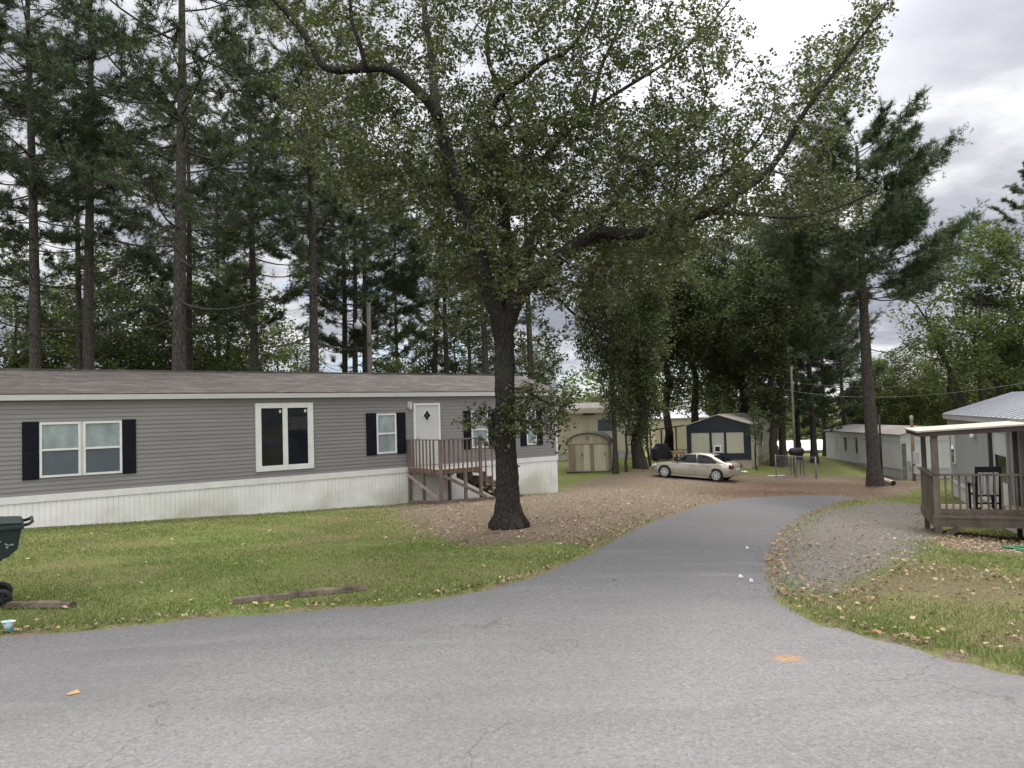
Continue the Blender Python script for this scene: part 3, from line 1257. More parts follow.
def build_right_trailer():
    b0 = rw(0, 0)
    zb = gz(*rw(-10, .5))
    ang = math.atan2(-RD[1], -RD[0])  # local +x runs from the far corner toward the camera
    root = thing('mobile_home', 'light grey mobile home with pale metal roof behind the roofed porch', 'mobile home', (b0[0], b0[1], zb), ang, zworld=True)
    # local x: toward camera, local y: to the right of -RD direction => that is -(-RN)... compute handedness
    lx = -RD
    ly = np.array([-lx[1], lx[0]])
    s = 1 if ly.dot(RN) > 0 else -1
    L, D = 17.0, 4.3

    def gg(x, y):
        q = R0 + lx * x + ly * y
        return gz(*q)
    y1 = D * s
    m = MB()
    ribbed(m, (0, 0), (L, 0), lambda t: Z1_FLOOR, lambda t: Z1_EAVE, .2, .008, 1 if s > 0 else -1)
    ribbed(m, (0, 0), (0, y1), lambda t: Z1_FLOOR, lambda t: Z1_EAVE, .2, .008, -1 if s > 0 else 1)
    ribbed(m, (L, 0), (L, y1), lambda t: Z1_FLOOR, lambda t: Z1_EAVE, .2, .008, 1)
    m.add([(0, y1, Z1_FLOOR), (L, y1, Z1_FLOOR), (L, y1, Z1_EAVE), (0, y1, Z1_EAVE)], [(0, 1, 2, 3)])
    m.build('wall', M['grey_metal'], root)
    m = MB()
    ribbed(m, (.02, .02 * s), (L, .02 * s), lambda t: min(gg(L * t, 0), Z1_FLOOR - .3) - .2, lambda t: Z1_FLOOR - .04, .3, .01, 1 if s > 0 else -1)
    ribbed(m, (.02, .02 * s), (.02, y1), lambda t: gg(0, y1 * t) - .3, lambda t: Z1_FLOOR, .3, .01, -1 if s > 0 else 1)
    sk = m.build('skirting', pm('white_skirting', (.56, .56, .545), (.47, .47, .45), 1.5, .5, (1, 1, .3)), root)
    m = MB()
    ya, yb = sorted((-.035 * s, .02 * s))
    m.box(-.02, L, ya, yb, Z1_FLOOR - .07, Z1_FLOOR + .03)
    m.build('skirting_cap', M['white'], sk)
    # roof-over: low gable of pale metal with seams and thick dark edge
    zr = Z1_EAVE + .78
    yo = -.18 * s
    yi = y1 + .18 * s
    ym = y1 / 2
    m = MB()
    m.prism([(yo, Z1_EAVE + .05), (ym, zr), (yi, Z1_EAVE + .05), (yi, Z1_EAVE + .01), (ym, zr - .05), (yo, Z1_EAVE + .01)], 0, -.16, L + .2)
    rf = m.build('roof', M['metal_roof'], root)
    m = MB()
    x = .1
    while x < L:
        for (ya, za, yb, zb_) in ((yo, Z1_EAVE + .065, ym, zr + .015), (ym, zr + .015, yi, Z1_EAVE + .065)):
            m.bar((x, ya, za), (x, yb, zb_), .03, .03)
        x += .62
    m.build('roof_seam', M['metal_roof'], rf)
    m = MB()
    ya, yb = sorted((yo + .01 * s, -.002 * s))
    m.box(-.14, L + .15, ya, yb, Z1_EAVE - .13, Z1_EAVE + .008)
    m.build('eave_trim', M['skirt_dull'], root)
    m = MB()
    m.add([(-.003, 0, Z1_EAVE), (-.003, y1, Z1_EAVE), (-.003, ym, zr - .05)], [(0, 1, 2)])
    m.build('gable', M['grey_metal'], root)
    m = MB()
    ya, yb = sorted((-.03 * s, .03 * s))
    m.box(-.03, .05, ya, yb, Z1_FLOOR, Z1_EAVE - .1)
    m.build('corner_trim', M['white'], root)

    def wp(px, py):
        t, z = plane_uz(px, py, R0, lx, RN)
        return t, z
    # slim windows by the far corner
    for px0, px1, pyt, pyb in ((953.0, 955.8, 445, 462.5),):
        t0, zt = wp(px0, pyt)
        t1, zb2 = wp(px1, pyb)
        m = MB()
        ya, yb = sorted((-.05 * s, -.002 * s))
        m.box(t0 - .08, t1 + .08, ya, yb, zb2 - .06, zt + .5)
        w = m.build('window', M['white'], root)
        m = MB()
        ya, yb = sorted((-.058 * s, -.0505 * s))
        m.box(t0, t1, ya, yb, zb2, zt)
        m.build('pane', M['pane_dark'], w)
    # lamp
    t, z = wp(976, 436.5)
    m = MB()
    m.lathe([(.0, z - .09), (.07, z - .07), (.09, z), (.07, z + .07), (0, z + .09)], (t, -.1 * s, 0), 2, 12)
    ya, yb = sorted((-.1 * s, -.002 * s))
    m.box(t - .03, t + .03, ya, yb, z - .02, z + .05)
    m.build('wall_lamp', M['white'], root, smooth=True)
    # entrance: dark opening, open door leaf and a screen door with a white lower panel
    t0 = wp(990, 470)[0]
    t1 = wp(1010, 470)[0]
    zt = wp(1000, 432)[1]
    m = MB()
    ya, yb = sorted((-.012 * s, -.002 * s))
    m.box(t0, t0 + (t1 - t0) * .36, ya, yb, Z1_FLOOR + .04, zt)
    m.build('doorway', M['dark_void'], root)
    m = MB()
    ya, yb = sorted((-.07 * s, -.004 * s))
    a = t0 + (t1 - t0) * .36
    m.box(a, a + .10, ya, yb, Z1_FLOOR + .04, zt)
    m.box(t1 - .02, t1 + .07, ya, yb, Z1_FLOOR + .04, zt)
    m.box(t0 - .08, t0, ya, yb, Z1_FLOOR + .04, zt)
    m.box(t0 - .08, t1 + .07, ya, yb, zt, zt + .08)
    m.build('door_frame', M['pale_metal_dull'], root)
    m = MB()
    ya, yb = sorted((-.05 * s, -.006 * s))
    m.box(a + .10, t1 - .02, ya, yb, Z1_FLOOR + .05, zt - .01)
    d = m.build('door', M['pale_metal'], root)
    m = MB()
    ya, yb = sorted((-.058 * s, -.0505 * s))
    m.box(a + .2, t1 - .1, ya, yb, Z1_FLOOR + .75, Z1_FLOOR + 1.45)
    m.build('window_pane', M['pane_dark'], d)
    m = MB()
    m.box(a + .2, t1 - .1, ya, yb, Z1_FLOOR + .12, Z1_FLOOR + .7)
    m.build('lower_panel', M['white'], d)
    return root, s


rtrail, RS = build_right_trailer()


def build_porch():
    lx = -RD
    # front-left corner post, on pixel columns 934 at depth 17.9
    pf = P(934.5, 500, 17.9)
    b = float((pf[:2] - R0).dot(RN))        # negative: left of the wall
    a_f = float((pf[:2] - R0).dot(lx))
    zd = P(934.5, 515.3, 17.9)[2]
    zr = P(934.5, 474.3, 17.9)[2]
    ln = 2.25
    wall = -.08
    gb = gz(*pf[:2])
    ang = math.atan2(RN[1], RN[0])
    root = thing('porch', 'small weathered wooden porch with flat cream roof against the light grey trailer', 'porch', (pf[0], pf[1], gb), ang, zworld=True)
    # local x = RN (toward wall), local y = RD (away)
    wdt = wall - b
    Wd = M['wood_grey']
    ox = 0

    def gg(x, y):
        q = pf[:2] + RN * x + RD * y
        return gz(*q)
    m = MB()
    x = 0.0
    while x < wdt - .05:
        m.box(x, min(x + .135, wdt), -.03, ln, zd - .035, zd)
        x += .142
    m.build('deck_board', M['wood_board'], root)
    m = MB()
    m.box(-.05, wdt, -.075, -.033, zd - .25, zd - .004)
    m.box(-.05, wdt, -.095, -.077, zd - .055, zd - .003)
    m.box(-.05, -.005, -.033, ln, zd - .25, zd - .004)
    m.box(-.05, wdt, ln, ln + .04, zd - .25, zd - .004)
    m.build('deck_frame', Wd, root)
    pz = P(926, 432, 17.9)[2]

    def ztop(x, y):
        return zd + 1.90 + .09 * x / wdt
    for (x, y, z0, z1, w) in ((.0, .0, zd - .55, ztop(0, 0), .14), (.02, ln - .05, gg(0, ln) - .1, ztop(0, ln), .11), (wdt - .13, .02, gg(wdt, 0) - .1, ztop(wdt - .1, 0), .14),
                              (.1, 1.2, gg(0, 1.2) - .1, zd - .04, .1), (wdt - .1, ln - .1, gg(wdt, ln) - .1, ztop(wdt, ln), .1)):
        m = MB()
        m.box(x - w / 2 + .05, x + w / 2 + .05, y - w / 2, y + w / 2, z0, z1)
        m.build('post', Wd, root)
    # support foot and brace under the front corner
    m = MB()
    m.bar((.02, -.02, zd - .58), (.5, -.05, zd - .24), .05, .12)
    m.box(-.03, .09, -.02, .08, gg(0, 0) - .05, zd - .2)
    m.build('brace', Wd, root)
    m = MB()
    m.box(-.08, wdt - .05, -.07, .05, zr - .03, zr + .012)
    m.build('top_rail', Wd, root)
    m = MB()
    m.box(-.09, .05, .05, ln + .05, zr - .03, zr + .012)
    m.build('top_rail', Wd, root)
    m = MB()
    m.box(.1, wdt - .22, -.03, .02, zd + .07, zd + .15)
    m.box(-.02, .03, .08, ln - .1, zd + .07, zd + .15)
    m.build('bottom_rail', Wd, root)
    nb = 13
    for i in range(1, nb):
        x = .1 + (wdt - .32) * i / nb
        m = MB()
        m.box(x - .019, x + .019, -.02, .02, zd + .02, zr - .03)
        m.build('baluster', Wd, root)
    m = MB()
    for i in range(16):
        y = .1 + (ln - .2) * i / 16
        m.box(-.035, -.012, y, y + (ln - .2) / 16 - .012, zd - .0, zr - .03)
    m.build('side_board', Wd, root)
    # roof: flat sheet, rising to the wall
    m = MB()
    x0, x1 = -.32, wdt + .05
    y0, y1 = -.18, ln + .3
    z0, z1 = ztop(x0, 0) + .03, ztop(x1, 0) + .06
    m.prism([(x0, z0), (x1, z1), (x1, z1 + .035), (x0, z0 + .035)], 1, y0, y1)
    rf = m.build('roof', pm('cream_roof_sheet', (.42, .38, .32), (.34, .305, .255), 2, .7), root)
    m = MB()
    for y in (y0 + .03, ln * .5, y1 - .07):
        m.prism([(x0 + .05, z0 - .10), (x1 - .02, z1 - .12), (x1 - .02, z1 - .004), (x0 + .05, z0 - .004)], 1, y, y + .045)
    m.box(x0 + .03, x0 + .075, y0 + .08, y1 - .08, z0 - .09, z0 - .002)
    m.build('rafter', pm('dark_rafter', (.06, .045, .04), (.04, .03, .028), 3, .8), rf)

    # rocking chair on the deck
    cp_ = pf[:2] + RN * (wdt * .55) + RD * (ln * .45)
    ch = thing('rocking_chair', 'dark rocking chair with pale slats standing on the porch', 'chair', (cp_[0], cp_[1], zd), math.atan2(RN[1], RN[0]) + R(100))
    dk = pm('black_painted_wood', (.012, .011, .013), (.02, .018, .02), 4, .5)
    m = MB()
    for s in (-1, 1):
        pts = [(x, s * .25, .02 + .11 * (x / .45) ** 2) for x in np.linspace(-.45, .42, 9)]
        m.tube(pts, .024, 6)
        m.bar((.2, s * .25, .04), (.2, s * .25, .62), .045)
        m.bar((-.2, s * .25, .04), (-.30, s * .25, 1.02), .045)
        m.bar((-.28, s * .27, .62), (.28, s * .27, .64), .07, .03)
    m.bar((-.31, -.28, 1.0), (-.31, .28, 1.0), .045, .13)
    m.bar((.2, -.25, .38), (.2, .25, .38), .04)
    m.bar((-.23, -.25, .38), (-.23, .25, .38), .04)
    m.bar((-.23, -.25, .2), (-.23, .25, .2), .04)
    m.build('frame', dk, ch)
    m = MB()
    for k in range(6):
        m.box(-.24 + k * .08, -.18 + k * .08, -.23, .23, .40, .42)
    m.build('seat', M['pale_metal'], ch)
    m = MB()
    for k in range(4):
        y = -.18 + k * .12
        m.bar((-.24, y, .42), (-.31, y, .94), .075, .018, (1, 0, 0))
    m.build('backrest', M['white'], ch)
    # green garden hose in the grass
    hp = G(1034, 553)
    m = MB()
    pts = []
    for t in np.linspace(0, 4.6 * math.pi, 70):
        rr = .34 + .05 * math.sin(t * 1.7)
        x = hp[0] + rr * math.cos(t) * 1.2
        y = hp[1] + rr * math.sin(t)
        pts.append((x, y, gz(x, y) + .03 + .010 * t / 3))
    m.tube(pts, .016, 7)
    o = m.build('garden_hose', pm('green_hose', (.025, .15, .07), (.035, .19, .09), 4, .45), None, smooth=True)
    tag(o, 'coiled green garden hose lying in the grass before the porch', 'hose')


build_porch()


# ------------------------------------------------------------------ white trailer in the right middle distance
def build_white_trailer():
    c = P(900, 434.5, 51)
    ze = float(c[2])
    zf = ze - 2.3
    d, n = dir_frame(1.5)
    lx = d
    ang = math.atan2(d[1], d[0])
    b = c[:2]
    zb = gz(*b)
    root = thing('mobile_home', 'long dingy white trailer with rusty flat roof behind the leaning pine', 'mobile home', (b[0], b[1], zb), ang, zworld=True)
    L, D = 13.0, 4.3     # local x away, local y: left = +, so the body lies at negative y

    def gg(x, y):
        q = b + d * x + np.array([-d[1], d[0]]) * y
        return gz(*q)
    m = MB()
    ribbed(m, (0, 0), (L, 0), lambda t: zf, lambda t: ze, .3, .012, -1)
    ribbed(m, (0, 0), (0, -D), lambda t: zf, lambda t: ze, .3, .012, 1)
    m.add([(L, 0, zf), (L, -D, zf), (L, -D, ze), (L, 0, ze)], [(0, 1, 2, 3)])
    m.add([(0, -D, zf), (L, -D, zf), (L, -D, ze), (0, -D, ze)], [(0, 1, 2, 3)])
    m.add([(-.004, 0, ze), (-.004, -D, ze), (-.004, -D / 2, ze + .42)], [(0, 1, 2)])
    m.build('wall', M['pale_metal'], root)
    m = MB()
    ribbed(m, (0, -.01), (L, -.01), lambda t: gg(L * t, 0) - .3, lambda t: zf, .5, .01, -1)
    ribbed(m, (.01, 0), (.01, -D), lambda t: gg(0, -D * t) - .3, lambda t: zf, .5, .01, 1)
    m.build('skirting', M['skirt_dull'], root)
    m = MB()
    m.box(-.02, L, -.01, .03, zf - .03, zf + .05)
    m.box(-.03, -.005, -D, .03, zf - .03, zf + .05)
    m.box(-.012, L, -.01, .02, ze - .52, ze - .47)
    m.box(-.022, -.006, -D, .02, ze - .52, ze - .47)
    m.build('trim_strip', M['skirt_dull'], root)
    m = MB()
    m.prism([(.15, ze), (-D / 2, ze + .48), (-D - .15, ze), (-D - .15, ze - .05), (-D / 2, ze + .42), (.15, ze - .05)], 0, -.2, L + .2)
    m.build('roof', M['old_roof'], root)
    lp = lambda px, py: plane_uz(px, py, b, d, n)
    for px0, px1, pt, pb in ((844.5, 848, 437, 451), (855.8, 858.8, 437.5, 453)):
        t1, zt = lp(px0, pt)
        t0, zb2 = lp(px1, pb)
        m = MB()
        m.box(t0 - .07, t1 + .07, .002, .05, zb2 - .07, zt + .07)
        w = m.build('window', M['white'], root)
        m = MB()
        m.box(t0, t1, .0505, .056, zb2, zt)
        m.build('pane', M['pane_dark'], w)
    m = MB()
    t1, zt = lp(836.5, 437)
    m.box(t1 - .1, t1 + .1, .002, .03, zt - 1.1, zt)
    m.build('vent_panel', M['skirt_dull'], root)
    # meter boxes on the near end
    m = MB()
    m.box(-.16, -.03, -.75, -.45, zf + .1, zf + .55)
    m.box(-.12, -.03, -1.3, -.95, zf - .4, zf + .05)
    m.tube([(-.1, -.6, zf - .9), (-.1, -.6, zf + .1)], .03, 6)
    m.build('meter_box', M['galv'], root)
    m = MB()
    m.box(-.06, -.03, -.32, -.05, zf - .6, ze - .6)
    m.build('door', pm('mouldy_board', (.18, .17, .15), (.08, .075, .065), 2, .8), root)


build_white_trailer()


# ------------------------------------------------------------------ navy and cream trailer end-on
def build_navy():
    Yr = 50.0
    c = P(751, 450, Yr)
    a = 25
    d, n = dir_frame(a)            # d away, n to the right
    W_ = 4.1
    b = c[:2] - n * W_             # left front corner
    ze = float(P(751, 423.5, Yr)[2])
    zp = float(P(719, 414.2, Yr + .9)[2])
    zf = float(P(751, 459.5, Yr)[2])
    zb = gz(*c[:2])
    root = thing('mobile_home', 'small cream and navy trailer end with gable roof behind the parked car', 'mobile home', (b[0], b[1], zb), math.atan2(n[1], n[0]), zworld=True)
    # local x = n, local y = d
    L = 13.5
    m = MB()
    m.box(0, W_, 0, L, zf, ze)
    ribbed(m, (W_ + .012, 0), (W_ + .012, L), lambda t: zf, lambda t: ze, .4, .012, 1)
    m.build('wall', M['cream'], root)
    m = MB()
    pk = .28
    m.add([(0, -.035, ze - .0), (W_, -.035, ze - .0), (W_ * .5, -.035, zp - .05), (0, 0.0, ze), (W_, 0.0, ze), (W_ * .5, 0, zp - .05)],
          [(0, 1, 2), (3, 5, 4), (0, 3, 4, 1), (1, 4, 5, 2), (2, 5, 3, 0)])
    m.box(-.02, W_ + .02, -.05, -.003, ze - .55, ze + .0)
    m.build('gable', M['navy'], root)
    x = [W_ * t for t in (0, .07, .36, .40, .59, .63, .895, 1.0)]
    m = MB()
    for i in (0, 2, 4, 6):
        m.box(x[i] - (.02 if i == 0 else 0), x[i + 1] + (.02 if i == 6 else 0), -.05, -.003, zf + .42, ze - .55)
    m.box(-.02, W_ + .02, -.05, -.003, zf, zf + .42)
    m.build('navy_trim', M['navy'], root)
    for i in (1, 5):
        m = MB()
        m.box(x[i], x[i + 1], -.03, -.003, zf + .42, ze - .55)
        m.build('panel', M['cream'], root)
    m = MB()
    m.box(x[3], x[4], -.03, -.003, zf + .42, ze - .55)
    w = m.build('window', pm('curtained_window', (.40, .39, .34), (.33, .33, .29), 6, .3, (3, 1, .3)), root)
    m = MB()
    m.box(x[3] + .12, x[4] - .1, -.34, -.032, zf + .46, zf + .94)
    ac = m.build('air_conditioner', M['pale_metal'], root, bevel=.015)
    m = MB()
    m.box(x[3] + .25, x[4] - .24, -.346, -.338, zf + .56, zf + .86)
    m.build('grille', M['dark_void'], ac)
    m = MB()

    def gg(x_, y_):
        q = b + n * x_ + d * y_
        return gz(*q)
    m.box(.02, W_ - .02, .02, L, min(gg(0, 0), gg(W_, 0), gg(W_, L)) - .3, zf - .003)
    m.build('skirting', pm('stained_skirting', (.40, .36, .27), (.24, .20, .14), 1.3, .8), root)
    m = MB()
    m.prism([(-.16, ze - .04), (W_ / 2, zp), (W_ + .16, ze - .04), (W_ + .16, ze - .09), (W_ / 2, zp - .05), (-.16, ze - .09)], 1, -.12, L + .1)
    m.build('roof', pm('rust_streaked_roof', (.46, .43, .38), (.33, .27, .22), 1, .8, (2, .4, 1)), root)
    m = MB()
    m.box(W_ + .03, W_ + .07, 5.0, 5.8, ze - 1.7, ze - .75)
    m.build('side_window', M['pane_screen'], root)
    m = MB()
    m.box(W_ + .03, W_ + .06, 1.9, 2.05, zf, ze - .6)
    m.build('side_window', M['pane_screen'], root)
    # side wall vine trunk handled with the plants
    # awning on the left side: dark lean-to roof on posts
    q = b + n * (-.02) + d * .8
    aw = thing('awning', 'dark lean to awning on posts at the left side of the navy trailer', 'awning', (q[0], q[1], gz(*q)), math.atan2(n[1], n[0]), zworld=True)
    m = MB()
    za = ze - .02
    m.prism([(-2.9, za - .38), (0, za - .02), (0, za + .05), (-2.9, za - .31)], 1, -.2, 3.4)
    m.build('roof', M['black_metal'], aw)
    for xx, yy in ((-2.7, 0.), (-2.7, 3.1), (-.9, 0)):
        m = MB()
        q2 = q + n * xx + d * yy
        m.box(xx - .05, xx + .05, yy - .05, yy + .05, gz(*q2) - .05, za - .4 + (xx + 2.9) * .12)
        m.build('post', M['wood'], aw)
    # covered grill under the awning
    q = b + n * (-1.75) + d * (-.1)
    gr_ = thing('covered_grill', 'barbecue grill under a black cover beside the awning post', 'grill', (q[0], q[1], gz(*q)), .3)
    m = MB()
    m.prism([(-.62, .15), (.62, .15), (.58, .85), (.42, 1.0), (.35, 1.18), (-.3, 1.22), (-.4, .98), (-.6, .86)], 1, -.3, .3)
    m.build('cover', pm('black_cover', (.010, .009, .012), (.02, .018, .022), 3, .7), gr_, bevel=.06)
    for s in (-1, 1):
        m = MB()
        m.lathe([(.02, -.03), (.1, -.03), (.1, .03), (.02, .03)], (-.45, s * .22, .1), 1, 14)
        m.bar((.45, s * .22, 0), (.45, s * .22, .2), .04)
        m.build('wheel', M['black_metal'], gr_)
    # small wooden table
    q = b + n * (-.75) + d * .1
    tb = thing('wooden_table', 'small tan wooden table beside the navy trailer wall', 'table', (q[0], q[1], gz(*q)), .2)
    m = MB()
    m.box(-.45, .45, -.3, .3, .66, .72)
    m.box(-.4, .4, -.26, .26, .50, .658)
    tan = pm('tan_wood', (.36, .23, .12), (.27, .17, .09), 3, .7)
    m.build('table_top', tan, tb)
    for sx in (-1, 1):
        for sy in (-1, 1):
            m = MB()
            m.box(sx * .37 - .03, sx * .37 + .03, sy * .22 - .03, sy * .22 + .03, 0, .5)
            m.build('leg', tan, tb)


build_navy()


# ------------------------------------------------------------------ beige house behind the shed, far white roofs
def simple_trailer(name, label, pxl, pxr, pyt_l, pyt_r, Y, wallmat, roofmat, depth=4.2, wall_h=2.9, rise=.5, ang=None, fascia=True, overh=.25):
    a = P(pxl, pyt_l, Y)
    c = P(pxr, pyt_r, Y)
    z = (a[2] + c[2]) / 2
    L = float(c[0] - a[0])
    root = thing(name, label, 'mobile home', (a[0], a[1], z - wall_h), 0, zworld=True)
    m = MB()
    ribbed(m, (0, 0), (L, 0), lambda t: z - wall_h, lambda t: z, .4, .02, 1)
    m.box(0, L, .03, depth, z - wall_h, z)
    m.build('wall', wallmat, root)
    gq = lambda x_, y_: gz(a[0] + x_, a[1] + y_)
    m = MB()
    zl_ = min(gq(0, 0), gq(L, 0), gq(L, depth), gq(0, depth)) - .2
    if zl_ < z - wall_h:
        m.box(.03, L - .03, .06, depth - .03, zl_, z - wall_h - .003)
        m.build('skirting', M['skirt_dull'], root)
    m = MB()
    m.prism([(-overh, z), (depth / 2, z + rise), (depth + overh, z), (depth + overh, z - .08), (-overh, z - .08)], 0, -.3, L + .3)
    m.build('roof', roofmat, root)
    if fascia:
        m = MB()
        m.box(-.28, L + .28, -overh - .03, -overh - .003, z - .34, z + .005)
        m.build('fascia', wallmat, root)
    return root, L, z


bt, bL, bz = simple_trailer('mobile_home', 'beige trailer with pale flat roof behind the curved roof shed', 548, 640, 409.5, 407, 56, M['cream2'], M['old_roof'], wall_h=3.2, rise=.45)
m = MB()
ux = (596 - 548) / 92 * bL
m.box(ux, ux + 1.3, -.06, -.024, bz - 1.75, bz - .75)
wn = m.build('window', M['trim_grey'], bt)
m = MB()
m.box(ux + .08, ux + 1.22, -.068, -.0605, bz - 1.68, bz - .82)
m.build('pane', M['pane_screen'], wn)
m = MB()
ux = (582 - 548) / 92 * bL
m.box(ux, ux + .85, -.45, -.31, bz - .48, bz - .36)
m.build('porch_light', M['dark_void'], bt)

wt, _, _ = simple_trailer('mobile_home', 'far trailer with bright white roof seen above the awning', 655, 706, 418.5, 417, 74, M['cream2'], M['white_roof'], wall_h=3.0, rise=.75, overh=.1, fascia=False)
lt, _, _ = simple_trailer('mobile_home', 'low building with bright white roof down the slope beyond the chain link fence', 784, 838, 450.5, 449, 82, M['cream2'], M['white_roof'], wall_h=2.6, rise=.95, overh=.3, fascia=False)


# ------------------------------------------------------------------ curved-roof shed
def build_shed():
    c = G(568.5, 472)
    Y = 46.0
    l = P(568.5, 471, Y)
    a = 11
    d, n = dir_frame(a)
    W_ = float(P(607.5, 471, Y)[0] - l[0]) / n[0]
    zb = gz(l[0], l[1])
    root = thing('storage_shed', 'small tan wooden shed with curved barn roof on skids', 'shed', (l[0], l[1], zb), math.atan2(n[1], n[0]), zworld=True)
    z0 = float(P(588, 471.3, Y)[2]) + .0
    ze = float(P(588, 443.8, Y)[2])
    zp = float(P(588, 433.8, Y)[2])
    arc = [(W_ / 2 - (W_ / 2 + .03) * math.cos(t), ze + (zp - ze) * math.sin(t) ** .9) for t in np.linspace(0, math.pi, 15)]
    bd = pm('tan_shed_boards', (.33, .30, .21), (.25, .22, .155), 2.0, .85, (2, 1, .3), .2)
    m = MB()
    m.prism([(0, z0)] + [(x, z) for x, z in arc] + [(W_, z0)], 1, 0, 3.2)
    m.build('wall', bd, root)
    m = MB()
    o2 = [(W_ / 2 - (W_ / 2 + .13) * math.cos(t), ze - .06 + (zp - ze + .14) * math.sin(t) ** .9) for t in np.linspace(0, math.pi, 15)]
    i2 = [(W_ / 2 - (W_ / 2 + .06) * math.cos(t), ze - .06 + (zp - ze + .085) * math.sin(t) ** .9) for t in np.linspace(0, math.pi, 15)]
    m.prism(o2 + i2[::-1], 1, -.14, 3.35)
    m.build('roof', pm('dark_shed_roof', (.12, .10, .085), (.08, .07, .06), 3, .9), root)
    # doors and boards of differing tan
    lightb = pm('pale_door_boards', (.41, .38, .28), (.34, .31, .225), 2.5, .85, (2, 1, .3))
    brown = pm('brown_boards', (.22, .165, .11), (.18, .135, .09), 2.5, .85, (2, 1, .3))
    for (x0, x1, mm_, nm) in ((.05, .42, brown, 'board'), (.44, .90, bd, 'door'), (.92, 1.28, lightb, 'board'), (1.30, 1.52, brown, 'board'), (1.54, 2.2, lightb, 'door')):
        f = W_ / 2.32
        m = MB()
        m.box(x0 * f, x1 * f, -.03, -.003, z0 + .05, ze - .05)
        dd = m.build(nm, mm_, root)
        if nm == 'door':
            m = MB()
            m.box((x1 - .08) * f, (x1 - .04) * f, -.06, -.032, z0 + .9, z0 + 1.1)
            m.build('handle', M['black_metal'], dd)
    m = MB()
    m.box(0, W_, -.045, -.003, ze - .045, ze + .015)
    m.build('trim_board', brown, root)
    m = MB()
    m.box(W_ / 2 - .12, W_ / 2 + .12, -.03, -.002, ze + .25, ze + .48)
    m.build('vent', brown, root)
    m = MB()
    for x in (.15, W_ / 2, W_ - .15):
        m.box(x - .1, x + .1, -.06, 3.25, zb - .25, z0 - .003)
    m.box(-.1, W_ + .1, -.12, .0, z0 - .16, z0 - .004)
    m.build('skid', M['bark_dark'], root)


build_shed()


